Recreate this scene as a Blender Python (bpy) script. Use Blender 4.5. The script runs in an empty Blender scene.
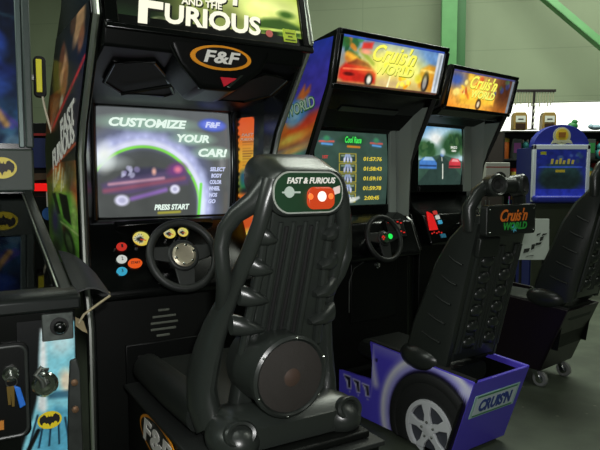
import bpy, bmesh, math, random
import numpy as np
from mathutils import Vector, Matrix

random.seed(7)
SC = bpy.context.scene
COL = SC.collection
PI = math.pi

# ------------------------------------------------------------------ colour and materials
def lin(c):
    c = c / 255.0
    return c / 12.92 if c <= 0.04045 else ((c + 0.055) / 1.055) ** 2.4

def rgb(r, g, b):
    return (lin(r), lin(g), lin(b), 1.0)

MATS = {}
def mat(name, c, rough=0.5, metal=0.0, bump=0.0, bscale=400.0, vary=0.0, vscale=6.0, coat=0.0, spec=0.5):
    if name in MATS:
        return MATS[name]
    m = bpy.data.materials.new(name); m.use_nodes = True
    nt = m.node_tree; b = nt.nodes['Principled BSDF']
    b.inputs['Base Color'].default_value = rgb(*c)
    b.inputs['Roughness'].default_value = rough
    b.inputs['Metallic'].default_value = metal
    b.inputs['Coat Weight'].default_value = coat
    b.inputs['Specular IOR Level'].default_value = spec
    tc = nt.nodes.new('ShaderNodeTexCoord')
    if vary > 0:
        n = nt.nodes.new('ShaderNodeTexNoise'); n.inputs['Scale'].default_value = vscale
        n.inputs['Detail'].default_value = 6
        nt.links.new(tc.outputs['Object'], n.inputs['Vector'])
        r = nt.nodes.new('ShaderNodeValToRGB')
        lo = [x * (1 - vary) for x in rgb(*c)[:3]] + [1]; hi = [min(1, x * (1 + vary)) for x in rgb(*c)[:3]] + [1]
        r.color_ramp.elements[0].position = 0.35; r.color_ramp.elements[0].color = lo
        r.color_ramp.elements[1].position = 0.65; r.color_ramp.elements[1].color = hi
        nt.links.new(n.outputs['Fac'], r.inputs['Fac']); nt.links.new(r.outputs['Color'], b.inputs['Base Color'])
    if bump > 0:
        n2 = nt.nodes.new('ShaderNodeTexNoise'); n2.inputs['Scale'].default_value = bscale
        nt.links.new(tc.outputs['Object'], n2.inputs['Vector'])
        bp = nt.nodes.new('ShaderNodeBump'); bp.inputs['Strength'].default_value = bump; bp.inputs['Distance'].default_value = 0.002
        nt.links.new(n2.outputs['Fac'], bp.inputs['Height']); nt.links.new(bp.outputs['Normal'], b.inputs['Normal'])
    MATS[name] = m
    return m

def glow(name, c, strength=1.0):
    if name in MATS:
        return MATS[name]
    m = bpy.data.materials.new(name); m.use_nodes = True
    b = m.node_tree.nodes['Principled BSDF']
    b.inputs['Base Color'].default_value = (0.01, 0.01, 0.01, 1)
    b.inputs['Emission Color'].default_value = rgb(*c)
    b.inputs['Emission Strength'].default_value = strength
    b.inputs['Roughness'].default_value = 0.2
    MATS[name] = m
    return m

def art_mat(name, strength=None, rough=0.35, spec=0.5):
    """colours come from the procedural print held in the mesh attribute 'art'"""
    if name in MATS:
        return MATS[name]
    m = bpy.data.materials.new(name); m.use_nodes = True
    nt = m.node_tree; b = nt.nodes['Principled BSDF']
    a = nt.nodes.new('ShaderNodeAttribute'); a.attribute_name = 'art'
    b.inputs['Roughness'].default_value = rough
    b.inputs['Specular IOR Level'].default_value = spec
    if strength is None:
        nt.links.new(a.outputs['Color'], b.inputs['Base Color'])
    else:
        b.inputs['Base Color'].default_value = (0.008, 0.008, 0.008, 1)
        nt.links.new(a.outputs['Color'], b.inputs['Emission Color'])
        b.inputs['Emission Strength'].default_value = strength
    MATS[name] = m
    return m

# ------------------------------------------------------------------ things and parts
# Machine coordinates: u = the player's right, v = out towards the player, w = up.
class Thing:
    def __init__(s, name, label, cat, origin, heading, base=(0, 0), group=None):
        """origin: where (u,v)=(0,0) stands on the floor; heading: degrees of the u axis from +Y; base: (u,v) of the thing's own foot"""
        a = math.radians(heading)
        s.R = Vector((math.sin(a), math.cos(a), 0)); s.F = Vector((math.cos(a), -math.sin(a), 0))
        s.base = base
        e = bpy.data.objects.new(name, None); COL.objects.link(e)
        e.empty_display_size = 0.1
        e.location = Vector((origin[0], origin[1], origin[2] if len(origin) > 2 else 0)) + s.R * base[0] + s.F * base[1]
        e.rotation_euler = (0, 0, PI / 2 - a)
        e['label'] = label; e['category'] = cat
        if group: e['group'] = group
        s.e = e

    def loc(s, p):
        return Vector((p[0] - s.base[0], -(p[1] - s.base[1]), p[2]))

def link(o, parent):
    COL.objects.link(o)
    if parent is not None:
        o.parent = parent
    return o

class MB:
    def __init__(s):
        s.v = []; s.f = []
    def add(s, vs, fs):
        k = len(s.v); s.v += [tuple(map(float, p)) for p in vs]; s.f += [tuple(i + k for i in f) for f in fs]
        return s
    def box(s, u0, u1, v0, v1, w0, w1):
        vs = [(u, v, w) for u in (u0, u1) for v in (v0, v1) for w in (w0, w1)]
        return s.add(vs, [(0, 1, 3, 2), (4, 6, 7, 5), (0, 4, 5, 1), (2, 3, 7, 6), (0, 2, 6, 4), (1, 5, 7, 3)])
    def prism(s, pts, axis, a0, a1):
        n = len(pts)
        def P(p, a):
            if axis == 'u': return (a, p[0], p[1])
            if axis == 'v': return (p[0], a, p[1])
            return (p[0], p[1], a)
        vs = [P(p, a0) for p in pts] + [P(p, a1) for p in pts]
        fs = [tuple(range(n)), tuple(range(2 * n - 1, n - 1, -1))] + [(i, i + n, (i + 1) % n + n, (i + 1) % n) for i in range(n)]
        return s.add(vs, fs)
    def slab(s, pts, d):
        """a closed polygon of 3-D points thickened by the vector d"""
        n = len(pts); d = Vector(d)
        vs = [Vector(p) for p in pts] + [Vector(p) + d for p in pts]
        fs = [tuple(range(n)), tuple(range(2 * n - 1, n - 1, -1))] + [(i, i + n, (i + 1) % n + n, (i + 1) % n) for i in range(n)]
        return s.add(vs, fs)
    def loft(s, rings, caps=True, closed=False):
        n = len(rings[0]); vs = [p for r in rings for p in r]; fs = []
        m = len(rings)
        for i in range(m if closed else m - 1):
            j = (i + 1) % m
            for k in range(n):
                l = (k + 1) % n
                fs.append((i * n + k, i * n + l, j * n + l, j * n + k))
        if caps and not closed:
            fs += [tuple(range(n)), tuple(range(m * n - 1, (m - 1) * n - 1, -1))]
        return s.add(vs, fs)
    def tube(s, path, ra, rb=None, n=12, ref=(1, 0, 0), closed=False, caps=True):
        path = [Vector(p) for p in path]; m = len(path)
        ra = ra if isinstance(ra, (list, tuple)) else [ra] * m
        rb = ra if rb is None else (rb if isinstance(rb, (list, tuple)) else [rb] * m)
        rings = []
        for i, p in enumerate(path):
            if closed: t = path[(i + 1) % m] - path[i - 1]
            else: t = path[min(i + 1, m - 1)] - path[max(i - 1, 0)]
            t.normalize()
            x = Vector(ref) - t * t.dot(Vector(ref))
            if x.length < 1e-3: x = Vector((0, 0, 1)) - t * t.z
            x.normalize(); y = t.cross(x)
            rings.append([p + x * (ra[i] * math.cos(2 * PI * k / n)) + y * (rb[i] * math.sin(2 * PI * k / n)) for k in range(n)])
        return s.loft(rings, caps, closed)
    def lathe(s, prof, o, ax, n=32, sx=1.0, up=(0, 0, 1)):
        """prof: (radius, height along the axis) pairs; sx stretches across the up vector"""
        o = Vector(o); ax = Vector(ax).normalized()
        y = Vector(up) - ax * ax.dot(Vector(up))
        if y.length < 1e-3: y = Vector((0, 1, 0)) - ax * ax.y
        y.normalize(); x = y.cross(ax)
        rings = [[o + ax * h + x * (r * sx * math.cos(2 * PI * k / n)) + y * (r * math.sin(2 * PI * k / n)) for k in range(n)] for r, h in prof]
        return s.loft(rings, True)
    def ball(s, c, r, n=16, m=10):
        rx, ry, rz = r if isinstance(r, (tuple, list)) else (r, r, r)
        rings = []
        for i in range(m + 1):
            a = -PI / 2 + PI * i / m; q = max(math.cos(a), 0.02)
            rings.append([(c[0] + rx * q * math.cos(2 * PI * k / n), c[1] + ry * q * math.sin(2 * PI * k / n), c[2] + rz * math.sin(a)) for k in range(n)])
        return s.loft(rings, True)
    def build(s, name, m, t, parent=None, bevel=0.0, smooth=True, seg=2, sub=0, label=None, angle=35):
        """t: the Thing it belongs to (its frame); parent: the part it hangs under"""
        me = bpy.data.meshes.new(name)
        me.from_pydata([t.loc(p) if t else Vector(p) for p in s.v], [], s.f)
        bm = bmesh.new(); bm.from_mesh(me)
        bmesh.ops.recalc_face_normals(bm, faces=bm.faces)
        bm.to_mesh(me); bm.free()
        me.materials.append(m)
        o = link(bpy.data.objects.new(name, me), parent if parent is not None else (t.e if t else None))
        if smooth:
            me.shade_smooth()
            try: me.set_sharp_from_angle(angle=math.radians(angle))
            except Exception: pass
        if bevel > 0:
            b = o.modifiers.new('bevel', 'BEVEL'); b.width = bevel; b.segments = seg; b.limit_method = 'ANGLE'; b.angle_limit = math.radians(35)
            b.harden_normals = False
        if sub:
            b = o.modifiers.new('sub', 'SUBSURF'); b.levels = sub; b.render_levels = sub
        if label: o['label'] = label
        return o

def solo(mb, name, m, label=None, cat=None, group=None, kind=None, bevel=0.0, **k):
    """a top-level thing that is one mesh, in world coordinates, its origin at its foot"""
    c = [sum(p[i] for p in mb.v) / len(mb.v) for i in range(3)]; z = min(p[2] for p in mb.v)
    mb.v = [(p[0] - c[0], p[1] - c[1], p[2] - z) for p in mb.v]
    o = mb.build(name, m, None, bevel=bevel, **k)
    o.location = (c[0], c[1], z)
    if label: o['label'] = label
    if cat: o['category'] = cat
    if group: o['group'] = group
    if kind: o['kind'] = kind
    return o

# ------------------------------------------------------------------ lettering
def letters(name, body, t, parent, c, ex, ey, width, height, m, shear=0.0, bold=0.0, thick=0.0012, label=None):
    """flat letters centred on c, running along ex with their height along ey, in the thing's u,v,w coordinates"""
    cu = bpy.data.curves.new('f', 'FONT'); cu.body = body; cu.align_x = 'CENTER'; cu.align_y = 'CENTER'
    cu.shear = shear; cu.offset = bold; cu.extrude = 0.02; cu.resolution_u = 3; cu.space_line = 0.85
    ob = bpy.data.objects.new('f', cu); COL.objects.link(ob)
    me = bpy.data.meshes.new_from_object(ob.evaluated_get(bpy.context.evaluated_depsgraph_get()))
    bpy.data.objects.remove(ob); bpy.data.curves.remove(cu)
    xs = [v.co.x for v in me.vertices]; ys = [v.co.y for v in me.vertices]
    w = max(xs) - min(xs); h = max(ys) - min(ys); cx = (max(xs) + min(xs)) / 2; cy = (max(ys) + min(ys)) / 2
    C = t.loc(c); O = t.loc((0, 0, 0))
    X = (t.loc(ex) - O).normalized(); Y = t.loc(ey) - O; Y = (Y - X * X.dot(Y)).normalized(); N = X.cross(Y)
    for v in me.vertices:
        a = (v.co.x - cx) / w * width; b = (v.co.y - cy) / h * height
        v.co = C + X * a + Y * b + N * (thick if v.co.z > 0 else 0.0)
    me.name = name; me.materials.clear(); me.materials.append(m)
    o = link(bpy.data.objects.new(name, me), parent)
    if label: o['label'] = label
    return o

# ------------------------------------------------------------------ procedural prints
def vnoise(X, Y, seed):
    xi = np.floor(X).astype(int); yi = np.floor(Y).astype(int); xf = X - xi; yf = Y - yi
    def h(a, b):
        q = np.sin(a * 127.1 + b * 311.7 + seed * 74.7) * 43758.5453
        return q - np.floor(q)
    sx = xf * xf * (3 - 2 * xf); sy = yf * yf * (3 - 2 * yf)
    return (h(xi, yi) * (1 - sx) + h(xi + 1, yi) * sx) * (1 - sy) + (h(xi, yi + 1) * (1 - sx) + h(xi + 1, yi + 1) * sx) * sy

class Print:
    """a small painter: x runs 0..W to the right, y 0..H upwards, colours are 0..255"""
    def __init__(s, W, H, X, Y):
        s.W, s.H, s.X, s.Y = W, H, X, Y
        s.c = np.zeros(X.shape + (3,))
    def mix(s, a, col):
        a = np.clip(a, 0, 1)[..., None]; s.c = s.c * (1 - a) + np.array(col, float) * a; return s
    def fill(s, col): s.c[...] = col; return s
    def grad(s, p0, c0, p1, c1):
        d = np.array(p1) - np.array(p0); t = ((s.X - p0[0]) * d[0] + (s.Y - p0[1]) * d[1]) / (d @ d)
        t = np.clip(t, 0, 1)[..., None]; s.c = np.array(c0, float) * (1 - t) + np.array(c1, float) * t; return s
    def band(s, y0, y1, c0, c1):
        t = (s.Y - y0) / (y1 - y0); k = ((t >= 0) & (t <= 1))[..., None]; t = np.clip(t, 0, 1)[..., None]
        s.c = np.where(k, np.array(c0, float) * (1 - t) + np.array(c1, float) * t, s.c); return s
    def ell(s, x, y, rx, ry, col, rot=0, soft=0.1, alpha=1):
        a = math.radians(rot); dx = s.X - x; dy = s.Y - y
        p = (dx * math.cos(a) + dy * math.sin(a)) / rx; q = (-dx * math.sin(a) + dy * math.cos(a)) / ry
        d = np.sqrt(p * p + q * q)
        return s.mix(alpha * np.clip((1 + soft - d) / (2 * soft), 0, 1), col)
    def ring(s, x, y, rx, ry, wd, col, soft=0.5, alpha=1, rot=0):
        a = math.radians(rot); dx = s.X - x; dy = s.Y - y
        p = (dx * math.cos(a) + dy * math.sin(a)) / rx; q = (-dx * math.sin(a) + dy * math.cos(a)) / ry
        d = np.abs(np.sqrt(p * p + q * q) - 1) / wd
        return s.mix(alpha * np.clip((1 + soft - d) / (2 * soft), 0, 1), col)
    def line(s, p0, p1, wd, col, soft=0.4, alpha=1):
        p0 = np.array(p0, float); d = np.array(p1, float) - p0; L = d @ d
        t = np.clip(((s.X - p0[0]) * d[0] + (s.Y - p0[1]) * d[1]) / L, 0, 1)
        r = np.hypot(s.X - p0[0] - t * d[0], s.Y - p0[1] - t * d[1]) / wd
        return s.mix(alpha * np.clip((1 + soft - r) / (2 * soft), 0, 1), col)
    def poly(s, pts, col, soft=0.004, alpha=1):
        n = len(pts); ins = np.zeros(s.X.shape, bool); dist = np.full(s.X.shape, 1e9)
        for i in range(n):
            (x0, y0), (x1, y1) = pts[i], pts[(i + 1) % n]
            if y0 != y1:
                ins ^= ((y0 > s.Y) != (y1 > s.Y)) & (s.X < (x1 - x0) * (s.Y - y0) / (y1 - y0) + x0)
            L = (x1 - x0) ** 2 + (y1 - y0) ** 2 + 1e-12
            t = np.clip(((s.X - x0) * (x1 - x0) + (s.Y - y0) * (y1 - y0)) / L, 0, 1)
            dist = np.minimum(dist, np.hypot(s.X - x0 - t * (x1 - x0), s.Y - y0 - t * (y1 - y0)))
        sd = np.where(ins, dist, -dist)
        return s.mix(alpha * np.clip(0.5 + sd / (2 * soft), 0, 1), col)
    def spots(s, n, x0, x1, y0, y1, r0, r1, cols, seed=1, alpha=1, soft=0.3):
        g = random.Random(seed)
        for _ in range(n):
            s.ell(g.uniform(x0, x1), g.uniform(y0, y1), g.uniform(r0, r1), g.uniform(r0, r1), g.choice(cols), g.uniform(0, 180), soft, alpha)
        return s
    def noise(s, scale, amt, seed=1):
        n = vnoise(s.X * scale, s.Y * scale, seed) * 0.6 + vnoise(s.X * scale * 2.3, s.Y * scale * 2.3, seed + 3) * 0.4
        s.c = np.clip(s.c * (1 + amt * (n[..., None] - 0.5) * 2), 0, 255); return s

def art(name, t, parent, surf, W, H, paint, m, nx=120, ny=90, out=(0, 1, 0), label=None):
    """a printed or lit sheet: surf maps (a, b) in 0..1 to u,v,w; paint fills a Print of W x H; out: the way it faces"""
    A, B = np.meshgrid(np.linspace(0, 1, nx + 1), np.linspace(0, 1, ny + 1))
    P = Print(W, H, A * W, B * H); paint(P)
    vs = [t.loc(surf(a, b)) if t else Vector(surf(a, b)) for a, b in zip(A.ravel(), B.ravel())]
    fs = [(j * (nx + 1) + i, j * (nx + 1) + i + 1, (j + 1) * (nx + 1) + i + 1, (j + 1) * (nx + 1) + i) for j in range(ny) for i in range(nx)]
    n = (vs[1] - vs[0]).cross(vs[nx + 1] - vs[0]); o0 = t.loc((0, 0, 0)) if t else Vector((0, 0, 0))
    if n.dot((t.loc(out) - o0) if t else Vector(out)) < 0: fs = [f[::-1] for f in fs]
    me = bpy.data.meshes.new(name); me.from_pydata(vs, [], fs)
    c = np.clip(P.c / 255.0, 0, 1); c = np.where(c <= 0.04045, c / 12.92, ((c + 0.055) / 1.055) ** 2.4)
    ca = me.color_attributes.new('art', 'FLOAT_COLOR', 'POINT')
    full = np.ones((c.shape[0] * c.shape[1], 4), np.float32); full[:, :3] = c.reshape(-1, 3)
    ca.data.foreach_set('color', full.ravel())
    me.materials.append(m); me.shade_smooth()
    o = link(bpy.data.objects.new(name, me), parent if parent is not None else (t.e if t else None))
    if label: o['label'] = label
    return o

def quad(bl, br, tr, tl):
    bl, br, tr, tl = map(Vector, (bl, br, tr, tl))
    return lambda a, b: tuple((bl * (1 - a) + br * a) * (1 - b) + (tl * (1 - a) + tr * a) * b)

def copy_tree(o, parent=None):
    c = o.copy(); COL.objects.link(c)
    if parent is not None:
        c.parent = parent; c.matrix_parent_inverse = o.matrix_parent_inverse.copy()
    for ch in [x for x in bpy.data.objects if x.parent == o]:
        copy_tree(ch, c)
    return c

# ------------------------------------------------------------------ shared materials
BLACK = mat('black gloss plastic', (6, 8, 7), 0.22, spec=0.5)
HEADM = mat('black header plastic', (6, 8, 7), 0.38, spec=0.25)
SATIN = mat('black satin board', (8, 10, 8), 0.5, bump=0.15, bscale=300, spec=0.22)
SEATM = mat('black moulded seat plastic', (37, 41, 38), 0.31, bump=0.10, bscale=500, spec=0.6)
SEATD = mat('dark seat vinyl', (26, 30, 27), 0.46, bump=0.25, bscale=350)
GREYP = mat('grey textured plastic', (142, 152, 144), 0.6, bump=0.2, bscale=500)
CHROME = mat('chrome', (210, 214, 208), 0.16, 1.0)
EDGE = mat('satin chrome edge', (214, 220, 210), 0.34, 1.0)
STEEL = mat('dull steel', (120, 124, 118), 0.4, 0.9, vary=0.25, vscale=40)
WHITE = mat('white paint', (225, 228, 220), 0.5)
RUBBER = mat('black rubber', (20, 21, 20), 0.75)
HOLE = mat('dark recess', (5, 6, 5), 0.8)
PRINT = art_mat('printed art', None, 0.3)
SCREEN = art_mat('lit screen', 1.0, 0.15)

# ================================================================== the racing cabinet with the tuner car screen
FO, FA = (-0.5065, 2.23), 59
T = Thing('racing_game_cabinet', 'black racing arcade cabinet whose screen offers to customize a car', 'arcade machine', FO, FA, base=(0.015, 0.0))
UL, UR = -0.345, 0.358
FRONT = [(2.02, .34), (1.80, .43), (1.64, .475), (1.365, .26), (1.27, .215), (.90, .235), (.74, .29), (0.0, .29)]     # (w, v), downwards
BACK = [(0.0, -.36), (.88, -.36), (1.31, -.42), (1.42, -.36), (1.67, -.10), (1.76, .02), (2.02, .15)]
PROF = [(v, w) for w, v in FRONT] + [(v, w) for w, v in BACK]
def fv(w): return float(np.interp(w, [p[0] for p in FRONT][::-1], [p[1] for p in FRONT][::-1]))
def bv(w): return float(np.interp(w, [p[0] for p in BACK], [p[1] for p in BACK]))
left = MB().prism(PROF, 'u', UL, UL + .03).build('side_panel', BLACK, T, bevel=.004)
right = MB().prism(PROF, 'u', UR - .03, UR).build('side_panel', BLACK, T, bevel=.004)
for u, par in ((UL + .012, left), (UR - .012, right)):
    MB().tube([(u, v + .004, w) for w, v in FRONT], .009, n=8).build('edge_trim', EDGE, T, par, label='bright chrome edge strip')

def side_paint(P):
    # 38 across (back to front), 275 tall; y is counted from the top in the notes below
    P.fill((14, 16, 14)); H = 275
    def e(x, y, rx, ry, c, rot=0, soft=.3, a=1): P.ell(x - 48, H - y, rx, ry, c, rot, soft, a)
    def p(pts, c, a=1, soft=.8): P.poly([(x - 48, H - y) for x, y in pts], c, soft, a)
    def l(x0, y0, x1, y1, w, c, a=1): P.line((x0 - 48, H - y0), (x1 - 48, H - y1), w, c, .5, a)
    P.band(H - 115, H - 62, (205, 78, 30), (90, 42, 18)); p([(66, 60), (90, 60), (90, 118), (58, 118)], (16, 15, 12), .95, 6)
    e(64, 45, 5, 24, (216, 160, 118), 8); e(67, 62, 3, 22, (160, 92, 52), 0); e(60, 30, 3, 16, (120, 66, 40))
    e(77, 10, 5, 20, (205, 158, 112), -8); e(80, 28, 3, 12, (150, 96, 60)); e(70, 6, 3, 10, (92, 62, 40))
    e(66, 80, 2, 9, (190, 200, 190)); e(59, 78, 7, 15, (170, 116, 40), 0, .6, .6)
    l(86, 48, 58, 104, 1.7, (205, 44, 36)); l(57, 104, 48, 122, 1.5, (190, 70, 30))
    P.band(0, H - 158, (96, 150, 48), (228, 214, 96)); P.band(H - 176, H - 150, (228, 210, 90), (200, 92, 34))
    l(50, 166, 84, 132, 2.2, (224, 96, 40)); p([(48, 110), (86, 110), (86, 128), (48, 164)], (18, 17, 14), 1, 2)
    for k in range(9):
        x = 60 + k * 2.8; l(x, 152 + (k % 3) * 5, x - 3, 186 - (k % 4) * 5, .8, (250, 246, 214), .85)
    p([(70, 150), (86, 138), (86, 185), (76, 190)], (40, 44, 22), .75, 4); e(84, 192, 5, 18, (196, 74, 40), 0, .5, .7)
    p([(48, 214), (56, 190), (80, 186), (88, 214), (88, 275), (48, 275)], (112, 182, 66), 1, 4)
    p([(56, 190), (60, 188), (66, 214), (61, 216)], (24, 30, 20)); p([(65, 188), (75, 190), (79, 224), (70, 218)], (22, 27, 20))
    e(58, 226, 5, 17, (84, 66, 150), 0, .6); e(64, 240, 4, 18, (62, 96, 84), 0, .6, .8); e(72, 236, 3, 8, (176, 64, 56), 20, .4)
    e(75, 246, 6, 17, (30, 40, 26), 12, .25); e(75, 246, 3.6, 11, (96, 128, 74), 12, .3); e(82, 214, 3, 20, (190, 226, 120), 0, .6, .8)
    e(58, 262, 5, 12, (28, 40, 20), 0, .5); l(66, 224, 86, 232, 1.2, (210, 236, 150), .8)
    P.noise(.22, .18, 3)
def side_surf(a, b):
    w = .90 + b * .78; v0 = bv(w) + .012; v1 = fv(w) - .012
    return (UL - .0015, v0 + (v1 - v0) * a, w)
art('side_art', T, left, side_surf, 38, 275, side_paint, PRINT, 90, 260, out=(-1, 0, 0), label='printed side art with a green car and red streaks')
tw = mat('white print', (232, 230, 222), 0.4)
exs = (0, .42, .085)
for body, c, wd in (('FAST', (.09, 1.385), .27), ('FURIOUS', (-.01, 1.305), .44)):
    letters('side_lettering', body, T, left, (UL - .0025, c[0], c[1]), exs, (0, 0, 1), wd, .070, tw, .15, .03)

# body between the side panels
hull = MB().prism([(.40, 2.0), (.45, 1.86), (.40, 1.70), (.10, 1.47), (-.02, 1.46), (-.02, 1.04), (-.30, 1.04), (-.34, .9), (-.30, 1.4), (-.08, 1.66), (.16, 2.0)], 'u', UL + .03, UR - .03)
hull.build('body', SATIN, T)
MB().prism([(.475, 1.615), (.455, 1.565), (.30, 1.525), (.13, 1.470), (.05, 1.455), (.0, 1.455), (.0, 1.50), (.36, 1.70), (.46, 1.66)], 'u', UL + .03, UR - .03).build('header', HEADM, T, bevel=.008)
hd = MB().slab([(-.14, .470, 1.618), (.22, .470, 1.618), (.175, .462, 1.535), (.09, .44, 1.470), (-.02, .44, 1.470), (-.095, .462, 1.535)], (0, -.16, -.02)).build('header_boss', HEADM, T, bevel=.016, seg=4)
MB().tube([(-.14, .46, 1.61), (-.095, .452, 1.54), (-.02, .43, 1.475), (-.04, .30, 1.50), (-.2, .2, 1.47)], .006, n=8).build('moulded_rib', BLACK, T, hd)
# the two hollows left and right of the boss lie on the slanting underside
def under(u, k, d=0.0):          # k 0 at the top front edge, 1 at the screen
    v = .450 + (.13 - .450) * k; w = 1.563 + (1.470 - 1.563) * k
    return (u, v + .36 * d, w - .93 * d)
for pts in ([(-.262, .26), (-.15, .18), (-.09, .42), (-.025, .80), (-.05, .88), (-.19, .88), (-.262, .66)], [(.325, .26), (.22, .18), (.16, .42), (.095, .80), (.12, .88), (.25, .88), (.325, .66)]):
    ring = [under(u, k, .004) for u, k in pts]
    MB().slab([under(u, k, .0) for u, k in pts], (0, .002, -.003)).build('recess', HOLE, T)
    MB().tube(ring, .006, n=8, closed=True).build('recess_rim', BLACK, T)
# badge
badge_c = Vector((.030, .474, 1.560))
MB().lathe([(.0, 0), (.036, 0), (.036, .004), (.0, .004)], badge_c - Vector((0, .002, 0)), (0, 1, -.12), 40, 2.75).build('badge', mat('orange ring', (232, 150, 32), .4), T, hd, label='orange oval badge')
MB().lathe([(.0, 0), (.029, 0), (.029, .003), (.0, .003)], badge_c + Vector((0, .003, 0)), (0, 1, -.12), 40, 2.9).build('badge_field', mat('badge black', (14, 12, 10), .4), T, hd)
letters('badge_lettering', 'F&F', T, hd, badge_c + Vector((0, .0075, 0)), (1, 0, 0), (0, .12, 1), .118, .036, tw, .2, .03)
MB().slab([(.03, .462, 1.505), (.085, .462, 1.505), (.045, .456, 1.478)], (0, .004, 0)).build('emblem', mat('emblem red', (206, 34, 52), .4), T, hd)
MB().slab([(.052, .464, 1.478), (.095, .470, 1.515), (.104, .470, 1.515), (.060, .464, 1.476)], (0, .004, 0)).build('emblem_stroke', CHROME, T, hd)

# marquee
MQ = quad((-.275, .470, 1.622), (.318, .470, 1.622), (.318, .410, 1.868), (-.275, .410, 1.868))
fr = MB()
for a0, a1, b0, b1 in ((-.06, 1.06, -.07, 0), (-.06, 1.06, 1.0, 1.07), (-.06, 0, 0, 1), (1.0, 1.06, 0, 1)):
    fr.slab([MQ(a0, b0), MQ(a1, b0), MQ(a1, b1), MQ(a0, b1)], (0, .012, .003))
mq = fr.build('marquee', BLACK, T, bevel=.003)
def mq_paint(P):      # 2.5 wide, 1 tall
    P.grad((0, 0), (22, 32, 18), (2.5, 0), (196, 226, 84))
    P.ell(1.35, .5, .9, .6, (150, 160, 92), 0, .8, .8); P.ell(2.1, .50, .5, .12, (240, 250, 150), 0, .7); P.ell(1.95, .36, .3, .08, (236, 246, 140), 0, .7); P.ell(2.3, .42, .12, .05, (60, 100, 30), 0, .5)
    P.ell(.2, .3, .45, .5, (16, 22, 14), 0, .6); P.ell(.15, .02, .6, .16, (28, 46, 26), 0, .6)
    P.poly([(1.75, .23), (1.95, .33), (2.2, .36), (2.4, .31), (2.5, .27), (2.5, .13), (2.1, .11), (1.8, .15)], (58, 92, 34), .03)
    P.ell(2.05, .14, .09, .07, (26, 38, 18), 0, .3); P.line((1.8, .18), (2.5, .21), .015, (206, 230, 110))
    P.poly([(0, 0), (1.75, 0), (2.5, .05), (2.5, -.1), (0, -.1)], (12, 18, 10), .03); P.band(0, .05, (26, 36, 20), (60, 74, 34))
    P.line((.75, .1), (1.75, .1), .012, (170, 188, 140), .5, .6); P.ell(.52, .1, .12, .05, (120, 130, 90), 0, .2); P.ell(.52, .1, .09, .035, (38, 46, 30), 0, .2)
    P.noise(4, .2, 9)
art('marquee_panel', T, mq, MQ, 2.5, 1, mq_paint, art_mat('backlit marquee', 1.12, .2), 150, 60)
lt = glow('lit cream lettering', (255, 252, 226), 1.05); ltd = mat('lettering shadow', (18, 24, 14), .5)
def mq_letters(body, a, b, wd, ht, sh=.12, bold=.03):
    c = Vector(MQ(a, b)); up = Vector((0, -.057, .245))
    letters('marquee_shadow', body, T, mq, c + Vector((.004, .0015, -.004)), (1, 0, 0), up, wd, ht, ltd, sh, bold + .02)
    letters('marquee_lettering', body, T, mq, c + Vector((0, .003, 0)), (1, 0, 0), up, wd, ht, lt, sh, bold)
mq_letters('F', .165, .27, .085, .115); mq_letters('URIOUS', .49, .205, .31, .062)
mq_letters('AND THE', .43, .395, .13, .022, .12, .02); mq_letters('FAST', .50, .535, .21, .052)
MB().slab([MQ(.885, .05), MQ(.965, .05), MQ(.965, .22), MQ(.885, .22)], (0, .004, .001)).build('sticker', mat('yellow green note', (206, 232, 74), .6), T, mq, label='yellow-green paper note')
for k in range(3):
    s0, s1 = ((.895, .955), (.91, .94), (.893, .957))[k]; b0 = .175 - .045 * k
    MB().slab([Vector(MQ(s0, b0 - .018)) + Vector((0, .0045, .001)), Vector(MQ(s1, b0 - .018)) + Vector((0, .0045, .001)), Vector(MQ(s1, b0)) + Vector((0, .0045, .001)), Vector(MQ(s0, b0)) + Vector((0, .0045, .001))], (0, .0008, 0)).build('sticker_writing', mat('faint ink', (96, 112, 40), .6), T, mq)
MB().lathe([(0, 0), (.012, 0), (.012, .003), (0, .003)], Vector(MQ(.80, .13)), (0, 1, .2), 20).build('round_sticker', mat('pink white sticker', (226, 120, 112), .5), T, mq, label='small red and white round sticker')

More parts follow.
